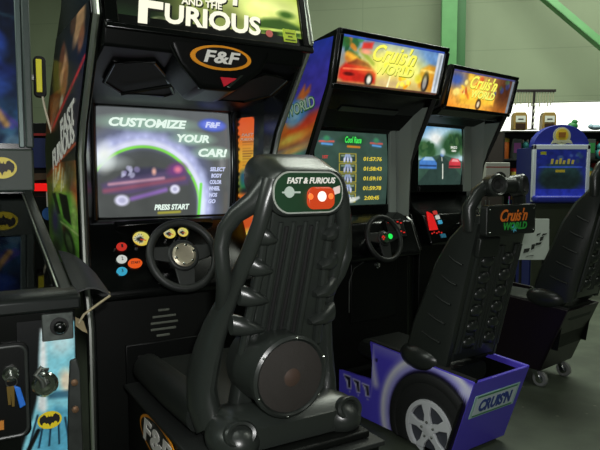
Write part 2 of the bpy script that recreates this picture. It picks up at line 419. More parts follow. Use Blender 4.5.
# screen in its bezel
SC0 = (-.236, .262, 1.062, 1.448)
def tube_surf(u0, u1, w0, w1, bulge, v):
    def f(a, b):
        x = 2 * a - 1; y = 2 * b - 1
        return (u0 + (u1 - u0) * a + .004 * x * (1 - y * y), v + bulge * (2 - x * x - y * y) / 2, w0 + (w1 - w0) * b + .004 * y * (1 - x * x))
    return f
def ff_screen(P):     # 1.29 wide, 1 tall
    P.fill((92, 96, 97))
    P.ell(.2, .82, .8, .5, (104, 108, 110), 0, .9, .8); P.ell(.55, .2, .6, .4, (84, 86, 84), 0, .8, .9)
    cx, cy, rx, ry = .42, .06, .575, .62
    P.ring(cx, cy, rx + .05, ry + .05, .15, (120, 132, 206), 1.0, .55)
    for k in range(26):
        a = math.radians(-8 + k * 7.4); r = 1.07 + .03 * (k % 2)
        P.ell(cx + rx * r * math.cos(a), cy + ry * r * math.sin(a), .042, .05, (206, 212, 255), 0, .9, .85)
    P.ring(cx, cy, rx, ry, .05, (228, 232, 255), .6, .95); P.ring(cx, cy, rx * .945, ry * .945, .022, (128, 232, 72), .6, .9)
    P.ell(cx, cy, rx * .90, ry * .90, (76, 80, 78), 0, .04, .75)
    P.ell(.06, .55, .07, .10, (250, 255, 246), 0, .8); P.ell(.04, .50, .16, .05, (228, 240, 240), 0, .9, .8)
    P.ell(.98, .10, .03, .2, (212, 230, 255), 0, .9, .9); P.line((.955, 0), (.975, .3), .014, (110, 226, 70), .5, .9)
    # the car
    P.poly([(.05, .22), (.03, .30), (.18, .36), (.36, .41), (.62, .44), (.80, .42), (.87, .38), (.84, .30), (.60, .27), (.30, .21)], (92, 78, 116), .02, .85)
    P.poly([(.18, .36), (.26, .44), (.50, .46), (.64, .43), (.40, .38)], (62, 60, 86), .02, .9)
    P.line((.06, .24), (.80, .36), .020, (160, 84, 100), .7, .65); P.line((.10, .30), (.60, .36), .014, (216, 160, 176), .7, .7)
    P.line((.30, .17), (.62, .25), .02, (150, 110, 196), .7, .8); P.ell(.73, .44, .09, .06, (120, 70, 130), 10, .4); P.ell(.74, .44, .035, .03, (240, 130, 160), 0, .6)
    P.ell(.51, .42, .02, .03, (232, 176, 160), 0, .6); P.spots(10, .2, .36, .38, .45, .01, .03, [(150, 140, 186), (190, 190, 220)], 4, .7)
    P.ell(.21, .155, .065, .05, (214, 214, 238), 0, .25); P.ell(.21, .155, .03, .024, (176, 176, 206), 0, .4)
    P.ell(.71, .255, .048, .042, (218, 218, 240), 0, .25); P.ell(.71, .255, .02, .018, (176, 176, 206), 0, .4)
    # soft halos that belong to the titles
    for x, y, rx_, ry_ in ((.47, .862, .42, .07), (.90, .735, .20, .06), (1.10, .605, .18, .06)):
        P.ell(x, y, rx_, ry_, (158, 196, 172), -1, .4, .8)
    P.ell(1.11, .875, .145, .062, (72, 92, 190), 0, .2); P.ell(1.11, .875, .12, .045, (110, 126, 216), 0, .3)
    P.line((.55, .035), (.76, .04), .012, (186, 178, 60), .6, .8); P.noise(7, .07, 2)
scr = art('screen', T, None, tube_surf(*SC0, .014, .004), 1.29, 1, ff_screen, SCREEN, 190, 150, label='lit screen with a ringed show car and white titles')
st = glow('screen white green', (226, 244, 232), 1.05); sl = glow('screen lavender', (206, 214, 250), 1.0)
def on_scr(x, y, lift=.003):
    p = Vector(tube_surf(*SC0, .014, .004)(x / 1.29, y)); return p + Vector((0, lift, 0))
for body, x, y, wd, ht, m in (('CUSTOMIZE', .47, .862, .285, .032, st), ('YOUR', .90, .735, .128, .030, st), ('CAR!', 1.10, .605, .118, .032, st), ('F&F', 1.11, .877, .062, .022, sl),
                              ('PRESS START', .68, .088, .135, .021, st)):
    letters('screen_lettering', body, T, scr, on_scr(x, y), (1, 0, 0), (0, 0, 1), wd, ht, m, .22, .045, .0004)
for k, body in enumerate(('SELECT', 'BODY', 'COLOR', 'WHEEL', 'NOS', 'GO')):
    letters('screen_lettering', body, T, scr, on_scr(1.15 - .012 * k, .445 - .063 * k), (1, 0, 0), (0, 0, 1), (.064, .046, .048, .046, .034, .030)[k], .016, sl, .2, .04, .0004)
bz = MB()
bz.box(UL + .03, -.240, -.02, .022, 1.03, 1.47).box(.266, .30, -.02, .022, 1.03, 1.47).box(-.240, .266, -.02, .030, 1.449, 1.475).box(-.240, .266, -.02, .030, 1.03, 1.061)
bezel = bz.build('screen_bezel', BLACK, T, bevel=.006)
MB().tube([(-.256, .026, 1.04), (-.258, .034, 1.25), (-.256, .03, 1.46)], .011, n=10).build('bezel_roll', BLACK, T, bezel)
MB().tube([(.28, .026, 1.04), (.282, .036, 1.25), (.28, .03, 1.46)], .011, n=10).build('bezel_roll', BLACK, T, bezel)
# slanting cheeks with the instruction card on the right one
cheek = MB().slab([(.285, .02, .80), (.330, .15, .80), (.330, .19, 1.50), (.285, .02, 1.48)], (.02, -.01, 0)).build('cheek_panel', BLACK, T)
MB().slab([(-.255, .02, 1.03), (-.315, .15, 1.03), (-.315, .19, 1.50), (-.255, .02, 1.48)], (-.02, -.01, 0)).build('cheek_panel', BLACK, T)
CQ = quad((.288, .035, .94), (.327, .148, .94), (.327, .155, 1.43), (.288, .035, 1.43))
def card_paint(P):    # 1 x 3.9
    P.grad((0, 3.9), (238, 92, 34), (0, 1.3), (236, 170, 30)); P.band(2.6, 3.4, (238, 196, 60), (240, 112, 38)); P.band(-.1, 1.3, (232, 170, 40), (238, 190, 50))
    P.ell(.5, 2.4, .6, .5, (230, 176, 40), 0, .6, .8); P.ell(.45, 1.92, .42, .26, (30, 120, 72), 20, .4); P.ell(.3, 2.1, .2, .2, (30, 90, 110), 0, .5)
    P.ell(.5, 1.65, .42, .12, (20, 26, 20), 0, .4); P.ell(.3, 1.42, .3, .16, (232, 110, 36), 0, .5); P.ell(.5, .7, .4, .3, (220, 90, 40), 20, .5); P.ell(.6, .3, .3, .2, (240, 220, 90), 0, .5)
    for k in range(9): P.line((.25, 3.15 - .085 * k), (.75 - .07 * (k % 3), 3.15 - .085 * k), .014, (120, 66, 20), .6, .8)
    for k in range(21): P.ell(.0, .1 + .19 * k, .07 + .05 * (k % 2), .06, (12, 13, 12), 0, .3)
    P.poly([(-.1, 4.0), (-.1, 3.65), (.3, 4.0)], (12, 13, 12), .03); P.poly([(1.1, 4.0), (.6, 4.0), (1.1, 3.5)], (12, 13, 12), .03)
card = art('instruction_card', T, cheek, lambda a, b: tuple(Vector(CQ(a, b)) + Vector((-.004, .002, 0))), 1, 3.9, card_paint, art_mat('self-glowing card print', .75, .4), 40, 100, out=(-.9, .4, 0), label='orange and yellow instruction card')  # card print emits its own light to look brighter
letters('card_lettering', 'FAST', T, cheek, Vector(CQ(.5, .865)) + Vector((-.007, .003, 0)), (.42, .9, 0), (0, 0, 1), .06, .011, tw, .2, .02, .0003)
letters('card_lettering', 'FURIOUS', T, cheek, Vector(CQ(.52, .83)) + Vector((-.007, .003, 0)), (.42, .9, 0), (0, 0, 1), .075, .011, tw, .2, .02, .0003)
MB().slab([(.305, .075, 1.468), (.330, .165, 1.468), (.330, .168, 1.492), (.305, .075, 1.492)], (-.004, .002, 0)).build('yellow_sticker', mat('yellow sticker', (226, 224, 50), .5), T, cheek, label='small yellow sticker')

# control panel
CPN = Vector((0, .878, .479))
def cp(u, w, lift=0.0):
    v = .08 + (1.04 - w) * (.12 / .22); p = Vector((u, v, w)) + CPN * lift
    return p
dash = MB().prism([(.0, 1.052), (.05, 1.055), (.08, 1.04), (.20, .82), (.195, .795), (-.1, .795), (-.1, 1.052)], 'u', UL + .03, .290).build('control_panel', BLACK, T, bevel=.01, seg=3)
hood = MB(); hr = []
for k in range(9):
    u = -.20 + k * .045; b = math.sin(PI * k / 8)
    hr.append([(u, .05, 1.046), (u, .075 + .03 * b, 1.052 + .006 * b), (u, .095 + .03 * b, 1.034 + .008 * b), (u, .082, 1.026)])
hood.loft(hr).build('dash_hood', BLACK, T, dash, bevel=.004)
for nm, u, w, c, txt in (('view_button', -.190, .966, (214, 52, 40), '1'), ('view_button', -.196, .926, (224, 228, 220), '2'), ('view_button', -.202, .888, (60, 178, 214), '3')):
    b = MB().lathe([(0, 0), (.0145, 0), (.0145, .006), (.012, .009), (0, .009)], cp(u, w), CPN, 24, 1.2).build(nm, glow('button %s' % txt, c, .75), T, dash, label={'1': 'red', '2': 'white', '3': 'cyan'}[txt] + ' oval button')
    letters('button_number', txt, T, dash, cp(u, w, .011), (1, 0, 0), (0, -.479, .878), .006, .012, mat('button ink', (30, 26, 30), .5), 0, .01)
MB().lathe([(0, 0), (.017, 0), (.017, .007), (.014, .011), (0, .011)], cp(-.154, .910), CPN, 24, 1.4).build('start_button', glow('button start', (240, 92, 28), .85), T, dash, label='orange oval start button')
letters('button_lettering', 'START', T, dash, cp(-.154, .910, .0115), (1, 0, 0), (0, -.479, .878), .032, .009, mat('button ink', (30, 26, 30), .5), .1, .015)
for w, in ((.958,), (.921,), (.882,)):
    MB().ball(cp(-.215, w, .002), .004, 8, 6).build('panel_screw', CHROME, T, dash)
def gauge(u, w, r, seed, lit=.8):
    MB().lathe([(r * 1.25, -.01), (r * 1.25, .010), (r * 1.1, .016), (r, .010), (0, .010)], cp(u, w), CPN, 28, 1.1).build('gauge_pod', BLACK, T, dash)
    def gp(P):
        P.grad((0, 0), (240, 196, 60), (1, 1), (226, 228, 120)); P.ell(.35, .5, .3, .36, (226, 230, 210), 0, .4); P.ell(.42, .45, .22, .22, (40, 44, 36), 0, .3)
        for k in range(9):
            a = math.radians(40 + 27 * k); P.line((.42 + .36 * math.cos(a), .5 + .36 * math.sin(a)), (.42 + .28 * math.cos(a), .5 + .28 * math.sin(a)), .02, (30, 30, 26), .4)
        P.line((.45, .45), (.78, .35), .04, (220, 66, 30), .4)
    def gs(a, b):
        x = 2 * a - 1; y = 2 * b - 1; k = 1 / max(1, math.hypot(x, y)) if max(abs(x), abs(y)) == 0 else max(abs(x), abs(y)) / max(math.hypot(x, y), 1e-6)
        return tuple(cp(u, w, .0125) + Vector((1, 0, 0)) * (x * k * r * 1.08) + Vector((0, -.479, .878)) * (y * k * r * .98))
    art('gauge_face', T, dash, gs, 1, 1, gp, art_mat('lit gauge', lit, .2), 36, 36, label='yellow lit gauge dial')
gauge(-.122, .985, .027, 1); gauge(-.018, .998, .020, 2); gauge(.032, 1.000, .018, 3)
# steering wheel
def wheel(t, c, ax, R, r, rim_m, hub_m, hubr, bolts, name='steering_wheel', par=None):
    c = Vector(c); ax = Vector(ax).normalized(); x = Vector((1, 0, 0)); y = ax.cross(x) * -1
    if y.z < 0: y = -y
    rim = MB().tube([c + x * (R * math.cos(2 * PI * k / 48)) + y * (R * math.sin(2 * PI * k / 48)) for k in range(48)], r, n=12, ref=ax, closed=True).build(name, rim_m, t, par)
    sp = MB()
    for a, w0, w1 in ((172, .030, .020), (8, .030, .020), (270, .036, .026)):
        a = math.radians(a); d = x * math.cos(a) + y * math.sin(a); n = ax.cross(d)
        sp.slab([c + d * hubr * .7 + n * w0, c + d * (R - r * .3) + n * w1, c + d * (R - r * .3) - n * w1, c + d * hubr * .7 - n * w0], ax * -.010)
    sp.build('spoke', rim_m, t, rim, bevel=.003)
    MB().lathe([(hubr * 1.35, -.016), (hubr * 1.35, .0), (hubr * 1.2, .006), (0, .006)], c, ax, 32).build('hub', rim_m, t, rim, bevel=.002)
    MB().lathe([(hubr, .004), (hubr, .010), (hubr * .8, .014), (hubr * .5, .012), (0, .013)], c, ax, 32).build('hub_plate', hub_m, t, rim)
    if bolts:
        for k in range(6):
            a = 2 * PI * k / 6 + .3
            MB().lathe([(.0045, 0), (.0045, .006), (.002, .008), (0, .008)], c + (x * math.cos(a) + y * math.sin(a)) * hubr * .8 + ax * .012, ax, 10).build('hub_bolt', CHROME, t, rim)
    MB().tube([c - ax * .01, c - ax * (.13)], [.028, .045], n=16).build('column', BLACK, t, rim)
    return rim
wheel(T, (-.030, .285, .945), (0, .93, .37), .112, .0135, mat('wheel grip', (28, 31, 29), .5, bump=.2), mat('brushed hub plate', (186, 178, 156), .42, .85), .040, True)

# lower front
low = MB().prism([(.175, .80), (.175, .02), (-.3, .02), (-.3, .80)], 'u', UL + .03, UR - .03).build('lower_front', SATIN, T, bevel=.006)
for k, (x0, x1) in enumerate(((-.085, -.045), (-.105, -.022), (-.112, -.015), (-.112, -.022), (-.092, -.045))):
    MB().box(x0, x1, .174, .180, .742 - k * .022, .750 - k * .022).build('speaker_slot', mat('slot grey', (88, 92, 82), .6), T, low, bevel=.002)
for u, w in ((-.165, .60), (-.125, .605), (-.118, .605), (-.075, .615)):
    MB().ball((u, .177, w), .004, 8, 6).build('panel_screw', CHROME, T, low)
MB().box(-.20, .10, .174, .182, .50, .64).build('coin_door', mat('coin door black', (9, 11, 10), .4, spec=.25), T, low, bevel=.004)
MB().box(-.16, -.12, .181, .186, .54, .60).build('coin_slot', HOLE, T, low, bevel=.002)

# ================================================================== the near seat on its pedestal
T = Thing('racing_chair', 'black moulded racing seat with an orange tail light in its headrest', 'arcade seat', FO, FA, base=(0, .68))
ped = MB().prism([(-.225, .30), (.205, .30), (.205, 1.03), (-.225, 1.03)], 'w', .0, .535).build('pedestal', SATIN, T, bevel=.006)
MB().box(-.236, .214, .29, 1.04, .535, .548).build('pedestal_top', mat('black rubber mat', (24, 27, 25), .6, bump=.3, bscale=200), T, ped, bevel=.003)
# oval logo on the pedestal's side
c0 = Vector((-.2262, .605, .478))
MB().lathe([(0, 0), (.055, 0), (.055, .003), (0, .003)], c0, (-1, 0, 0), 40, 3.0).build('side_badge', mat('orange ring', (232, 150, 32), .4), T, ped, label='orange ringed oval logo')
MB().lathe([(0, 0), (.048, 0), (.048, .004), (0, .004)], c0, (-1, 0, 0), 40, 3.15).build('side_badge_field', mat('badge black', (14, 12, 10), .4), T, ped)
letters('side_badge_lettering', 'F&F', T, ped, c0 + Vector((-.005, 0, 0)), (0, 1, 0), (0, 0, 1), .25, .068, mat('white print', (232, 230, 222), .4), .15, .03)
# cushion
def rrect(hu, hw, r, n=6):
    pts = []
    for cx, cy, a0 in ((hu - r, hw - r, 0), (-hu + r, hw - r, 90), (-hu + r, -hw + r, 180), (hu - r, -hw + r, 270)):
        for k in range(n + 1):
            a = math.radians(a0 + 90 * k / n); pts.append((cx + r * math.cos(a), cy + r * math.sin(a)))
    return pts
cu = MB()
cu.loft([[(x, v, w + y) for x, y in rrect(hu, hw, min(hu, hw) * .6)] for v, w, hu, hw in ((.30, .575, .15, .02), (.315, .585, .17, .035), (.36, .59, .178, .04), (.7, .585, .178, .04), (.86, .58, .17, .03))])
cushion = cu.build('seat_cushion', SEATD, T)
for s in (-1, 1):
    MB().tube([(s * .155, .275, .585), (s * .165, .29, .59), (s * .170, .33, .60), (s * .170, .60, .605), (s * .165, .78, .60)], [.02, .036, .046, .05, .045], n=16).build('cushion_bolster', SEATD, T, cushion)
# back shell
def rear(w): return float(np.interp(w, [.55, .70, .80, 1.0, 1.10, 1.20], [.84, .87, .895, .955, .985, 1.005]))
ws = [.60, .68, .76, .84, .92, 1.0, 1.06, 1.12, 1.17]
rings = []
for w in ws:
    hu = float(np.interp(w, [.6, .76, 1.0, 1.17], [.12, .105, .088, .085])); v = rear(w)
    rings.append([(x, v - .022 + y, w) for x, y in rrect(hu, .024, .018)])
shell = MB().loft(rings).build('back_shell', SEATM, T)
for k, (a, b) in enumerate(((-.062, -.052), (-.028, -.018), (.010, .014), (.044, .046))):
    MB().tube([(b + (a - b) * 0, rear(1.10) + .002, 1.10), ((a + b) / 2, rear(.96) + .003, .96), (a, rear(.80) + .003, .80)], [.006, .008, .008], n=10).build('rib', SEATM, T, shell)
    if k < 3:
        MB().tube([(b + .017, rear(1.09) + .001, 1.09), (a + .018, rear(.81) + .001, .81)], .006, n=8).build('groove', HOLE, T, shell)
for s in (-1, 1):
    MB().tube([(s * .086, rear(1.14), 1.14), (s * .090, rear(.98), .98), (s * .106, rear(.78), .78)], [.010, .012, .012], n=10).build('shell_edge', SEATM, T, shell)
    # wing: broad arm from the headrest down to the foot, with a loop at the shoulder
    MB().tube([(s * .082, 1.00, 1.19), (s * .100, 1.005, 1.15), (s * .112, .998, 1.10), (s * .124, .958, 1.022), (s * .134, .912, .955), (s * .142, .872, .895), (s * .154, .835, .83), (s * .164, .81, .765), (s * .172, .795, .70), (s * .172, .80, .64), (s * .165, .83, .585)],
              [.026, .020, .017, .017, .018, .020, .024, .028, .032, .036, .034], [.030, .022, .020, .022, .026, .034, .046, .058, .066, .068, .05], n=18).build('wing', SEATM, T, shell)
    MB().tube([(s * .080, .985, 1.185), (s * .112, .972, 1.148), (s * .146, .946, 1.118), (s * .164, .928, 1.085), (s * .172, .922, 1.045), (s * .170, .924, 1.0), (s * .160, .912, .96), (s * .150, .888, .925), (s * .146, .868, .89)],
              [.032, .026, .021, .019, .018, .018, .019, .02, .018], [.034, .026, .021, .018, .017, .018, .02, .022, .02], n=14).build('shoulder_loop', SEATM, T, shell)
    for k in range(4):
        w = 1.078 - k * .073; u1 = .104 + .011 * k; v0 = rear(w) + .012
        fr_ = []
        for q in range(7):
            z = q / 6; uu = s * (u1 + .006 - (u1 - .060) * z); h = .026 * (1 - .75 * z ** 2.2); dp = .030 * math.sin(PI * (.18 + .55 * z))
            fr_.append([(uu, v0 - .018 + .004 * z + dp * math.cos(a), w - .018 * z + h * math.sin(a)) for a in [2 * PI * j / 14 for j in range(14)]])
        MB().loft(fr_).build('fin', SEATM, T, shell)
# headrest with its oval light panel
hr_ = []
for v, hu, hw, w in ((.885, .085, .040, 1.205), (.895, .100, .052, 1.203), (.93, .106, .058, 1.198), (.97, .104, .058, 1.186), (1.0, .102, .056, 1.174), (1.02, .102, .054, 1.169), (1.028, .096, .049, 1.168)):
    hr_.append([(x, v, w + y) for x, y in rrect(hu, hw, hw * .85, 8)])
head = MB().loft(hr_).build('headrest', SEATM, T)
hc = Vector((-.004, 1.028, 1.168)); hn = Vector((0, 1, .06))
def oval(name, hu, hw, lift, m, thick=.003, lab=None):
    pts = [hc + Vector((x, lift, y)) for x, y in rrect(hu, hw, hw * .92, 10)]
    return MB().slab(pts, (0, thick, 0)).build(name, m, T, head, label=lab)
oval('light_panel', .092, .047, -.004, mat('silver rim', (176, 182, 172), .35, .3), .006, 'dark green oval panel with a pale rim')
oval('light_panel_field', .0885, .0435, .0005, mat('dark green field', (28, 58, 36), .4), .0025)
lens = MB().slab([hc + Vector((.028 + x, .002, -.013 + y)) for x, y in rrect(.036, .025, .017, 8)], (0, .010, 0)).build('tail_light', glow('tail light orange', (226, 72, 20), .75), T, head, bevel=.004, label='orange-red tail light')
for x, c in ((-.002, (255, 120, 50)), (.028, (255, 240, 226)), (.052, (250, 120, 50))):
    MB().lathe([(0, 0), (.012 if c[1] > 200 else .007, 0), (.010 if c[1] > 200 else .005, .003), (0, .003)], hc + Vector((x, .012, -.009)), hn, 18).build('lens_hotspot', glow('bulb %d' % c[1], c, 1.3), T, head)  # white disc is the flash glint on the lens, made as a glowing part
letters('panel_lettering', 'FAST & FURIOUS', T, head, hc + Vector((.006, .003, .0265)), (1, 0, 0), (0, 0, 1), .128, .014, mat('white print', (232, 230, 222), .4), .25, .03)
MB().lathe([(0, 0), (.0125, 0), (.0125, .002), (0, .002)], hc + Vector((-.052, .0025, .001)), hn, 24).build('emblem_disc', mat('pale emblem', (176, 190, 180), .4), T, head)
MB().box(-.074, -.028, 1.0305, 1.0320, 1.1665, 1.1705).build('emblem_bar', mat('pale emblem', (176, 190, 180), .4), T, head)
tg = [(-.009, -.011), (.009, -.006), (.009, .011), (-.009, .006)]
MB().slab([hc + Vector((.073 + x, .003, .004 + y)) for x, y in tg], (0, .002, 0)).build('tag', mat('pink white tag', (236, 214, 206), .5), T, head)
# speaker drum at the foot of the back
dax = Vector((0, 1, -.03)).normalized(); dc = Vector((-.028, .990, .738))
drum = MB().lathe([(.085, -.17), (.098, -.15), (.092, -.07), (.090, -.025), (.098, -.018), (.098, .0), (.091, .005), (.086, -.004), (.0, -.012)], dc, dax, 40).build('speaker_drum', SEATM, T, shell)
MB().lathe([(0, -.006), (.085, -.002), (.085, .000), (.05, .005), (0, .007)], dc, dax, 40).build('speaker_grille', mat('speaker grille', (40, 36, 32), .6, bump=.8, bscale=900), T, shell)
MB().lathe([(0, .006), (.022, .006), (.012, .010), (0, .011)], dc, dax, 24).build('speaker_cap', mat('brown cone', (66, 52, 44), .45), T, shell)
for k in range(6):
    a = 2 * PI * k / 6 + .4; y_ = Vector((0, .03, 1))
    MB().ball(dc + dax * .005 + Vector((1, 0, 0)) * (.093 * math.cos(a)) + y_ * (.093 * math.sin(a)), .0035, 8, 6).build('drum_screw', CHROME, T, shell)
# base pan and the two feet with their round holes
pan = []
for v, hu, hw in ((.80, .15, .03), (.84, .17, .045), (.90, .175, .05), (.95, .165, .042), (.975, .14, .025)):
    pan.append([(x, v, .598 + y) for x, y in rrect(hu, hw, hw * .7)])
panm = MB().loft(pan).build('base_pan', SEATM, T)
for s in (-1, 1):
    c = Vector((s * .145, .915, .592)); d = Vector((s * .10, .90, .42)).normalized()
    lump = MB().ball(c, (.062, .085, .052), 20, 12).build('foot', SEATM, T, panm)
    hc_ = c + Vector((s * .006, .062, .030))
    MB().lathe([(.032, -.03), (.031, .0), (.027, .006), (.021, .004), (.019, -.010), (0, -.010)], hc_, d, 28, 1.25).build('socket', SEATM, T, lump)
    MB().lathe([(0, -.009), (.018, -.008), (0, -.006)], hc_, d, 20, 1.25).build('socket_hole', HOLE, T, lump)
MB().slab([(-.2, .93, .549), (.19, .93, .549), (.19, 1.01, .549), (-.2, 1.01, .549)], (0, 0, .02)).build('rear_sill', SATIN, T, panm, bevel=.006)

# ================================================================== the two blue-sided world racing cabinets
WF = [(1.872, .335), (1.64, .28), (1.29, .10), (1.00, .06), (.96, .12), (.80, .19), (.77, .10), (0.0, .10)]
WB = [(0.0, -.45), (1.45, -.45), (1.815, -.10)]
def wfv(w): return float(np.interp(w, [p[0] for p in WF][::-1], [p[1] for p in WF][::-1]))
inkb = mat('button ink', (30, 26, 30), .5)
def script_logo(t, par, c, up, wd, m1, m2, word2='WORLD', ex=(1, 0, 0), lift=.002):
    """script word over a block word, as on the machine"""
    c = Vector(c); up = Vector(up).normalized()
    letters('logo_script', "Cruis'n", t, par, c + up * wd * .10, ex, up, wd * .90, wd * .25, m1, .4, .022)
    letters('logo_word', word2, t, par, c - up * wd * .12 + Vector(ex) * wd * .05, ex, up, wd * .78, wd * .15, m2, .2, .035)

def world_marquee_paint(P):     # 2.9 x 1
    P.grad((0, 1), (58, 108, 196), (0, .0), (170, 130, 80)); P.ell(1.55, .45, 1.0, .45, (246, 226, 110), 0, .9, .95)
    P.ell(2.45, .75, .6, .3, (96, 140, 196), 0, .8, .9); P.ell(1.6, .55, .55, .28, (255, 246, 150), 0, .8)
    P.spots(14, .05, .5, .45, 1.0, .05, .14, [(38, 92, 44), (26, 70, 40), (196, 120, 40), (60, 120, 60)], 5, .9); P.ell(.35, .5, .2, .12, (206, 116, 44), -30, .5)
    P.line((.2, .62), (.75, .42), .05, (226, 160, 50), .6); P.line((.5, .74), (.9, .5), .04, (120, 150, 60), .6)
    P.poly([(.55, .9), (.82, .94), (.80, .80), (.53, .76)], (216, 60, 50), .03); P.ell(.66, .72, .14, .05, (240, 150, 130), 0, .5)
    P.poly([(1.05, .03), (1.2, .34), (1.6, .34), (1.8, .03)], (206, 176, 120), .06, .9); P.line((1.38, .02), (1.42, .33), .022, (250, 240, 190), .5)
    P.poly([(.05, .30), (.18, .44), (.5, .46), (.85, .42), (1.02, .30), (1.02, .08), (.2, .05), (.05, .12)], (198, 40, 28), .04); P.poly([(.25, .43), (.45, .56), (.75, .50), (.85, .42)], (110, 28, 24), .03)
    P.line((.15, .32), (.9, .36), .02, (240, 110, 70), .6); P.ell(.84, .15, .11, .14, (30, 26, 24), 0, .25); P.ell(.85, .15, .06, .09, (230, 226, 210), 0, .3); P.ell(.3, .22, .13, .04, (90, 16, 14), 0, .4)
    P.poly([(2.2, .30), (2.3, .55), (2.5, .66), (2.75, .64), (2.75, .05), (2.3, .12)], (206, 136, 40), .04); P.line((2.3, .52), (2.7, .50), .03, (246, 200, 110), .6)
    P.ell(2.47, .26, .11, .24, (34, 28, 26), 0, .2); P.ell(2.46, .24, .06, .15, (150, 146, 140), 0, .3)
    P.spots(10, 1.65, 2.1, .06, .3, .03, .08, [(250, 206, 40), (236, 150, 30), (255, 240, 90)], 8, .95); P.ell(1.5, .5, .75, .20, (250, 244, 90), 0, .8, .8); P.spots(8, 1.0, 2.3, .3, .5, .04, .12, [(246, 240, 80), (230, 226, 60), (200, 210, 60)], 3, .7)
    P.poly([(2.72, .0), (2.9, .0), (2.9, 1.0), (2.72, 1.0)], (206, 214, 222), .02); P.line((2.81, .1), (2.83, .9), .03, (150, 160, 170), .5); P.band(.0, .045, (70, 40, 30), (110, 80, 60)); P.band(.955, 1.0, (40, 70, 160), (60, 90, 180))
    P.noise(6, .14, 4)
def world_marquee_paint_far(P):
    P.grad((0, 1), (110, 76, 70), (0, 0), (228, 120, 30)); P.ell(1.2, .45, 1.0, .45, (255, 214, 90), 0, .8); P.ell(2.5, .6, .5, .6, (76, 40, 24), 0, .7); P.ell(.25, .75, .35, .2, (60, 84, 150), 0, .6)
    P.poly([(.5, .30), (.8, .48), (1.5, .52), (2.1, .36), (2.1, .16), (.6, .1)], (250, 190, 60), .05); P.ell(1.4, .15, .12, .16, (60, 40, 26), 0, .25); P.ell(1.4, .15, .06, .09, (220, 200, 160), 0, .3)
    P.spots(16, .3, 2.2, .3, .9, .04, .14, [(255, 236, 130), (236, 120, 40), (250, 200, 60), (206, 80, 40)], 11, .8); P.spots(6, 1.9, 2.6, .5, .95, .05, .12, [(70, 90, 60), (120, 60, 30), (50, 60, 110)], 2, .8)
    P.poly([(2.78, .0), (2.9, .0), (2.9, 1.0), (2.78, 1.0)], (120, 130, 140), .02); P.band(.955, 1.0, (60, 60, 110), (80, 80, 130)); P.noise(6, .2, 4)
def world_side_paint(P):        # 1 wide (back to front), 3 tall
    P.grad((.2, 3), (44, 70, 206), (.3, 1.5), (92, 62, 186)); P.ell(.6, 2.1, .7, .5, (78, 66, 204), 0, .8, .7)
    P.band(0, 1.2, (70, 120, 200), (238, 150, 60)); P.ell(.6, .95, .8, .30, (240, 110, 40), 20, .6); P.ell(.4, .75, .4, .12, (252, 206, 90), 18, .6); P.ell(.85, 1.2, .4, .12, (226, 70, 50), 25, .6)
    P.ell(.35, .12, .35, .3, (60, 140, 190), 0, .4); P.ell(.7, .3, .3, .22, (104, 180, 160), 20, .4); P.ell(.55, .05, .3, .15, (110, 90, 180), 0, .5); P.ell(.6, .48, .4, .09, (246, 190, 110), 15, .6)
    P.ell(.42, 1.45, .3, .36, (90, 150, 214), 0, .3); P.ell(.35, 1.35, .16, .22, (150, 200, 236), 0, .5); P.ell(.5, 1.62, .16, .14, (200, 210, 220), 0, .5)
    P.poly([(.3, 1.75), (.5, 1.7), (.62, 1.86), (.58, 2.02), (.48, 1.9), (.42, 2.06), (.34, 1.9)], (230, 120, 60), .04); P.noise(5, .15, 6)
def cool_screen(P):             # 1.33 x 1
    P.fill((50, 70, 62)); P.ell(.6, .8, .9, .5, (56, 80, 70), 0, .8)
    for x in (.20, 1.11):
        P.ell(x, .855, .115, .052, (60, 96, 110), 0, .4); P.line((x - .12, .86), (x + .12, .86), .012, (196, 90, 80), .5); P.ell(x, .90, .05, .035, (60, 130, 90), 0, .5); P.line((x - .08, .83), (x + .09, .82), .012, (90, 150, 210), .5)
    P.ell(.66, .885, .2, .06, (20, 70, 30), 0, .5, .7); P.line((.56, .80), (.78, .795), .014, (206, 130, 40), .5)
    for k in range(5):
        y = .645 - .135 * k; x = .56
        P.poly([(x - .155, y - .058), (x + .155, y - .058), (x + .155, y + .062), (x - .155, y + .062)], (196, 176, 58), .006); P.poly([(x - .14, y - .046), (x + .14, y - .046), (x + .14, y + .052), (x - .14, y + .052)], (44, 62, 58), .006)
        P.line((x - .11, y + .03), (x + .11, y + .03), .010, (130, 150, 120), .5)
        for q in (-.06, 0, .06): P.line((x + q, y - .045), (x + q * .5, y + .04), .014, (150, 166, 206), .5); P.ell(x + q, y - .02, .016, .028, (200, 204, 224), 0, .5)
    P.poly([(.50, .08), (.78, .13), (.80, .10), (.66, .04), (.52, .04)], (200, 206, 200), .01, .9)
    P.noise(8, .1, 5)
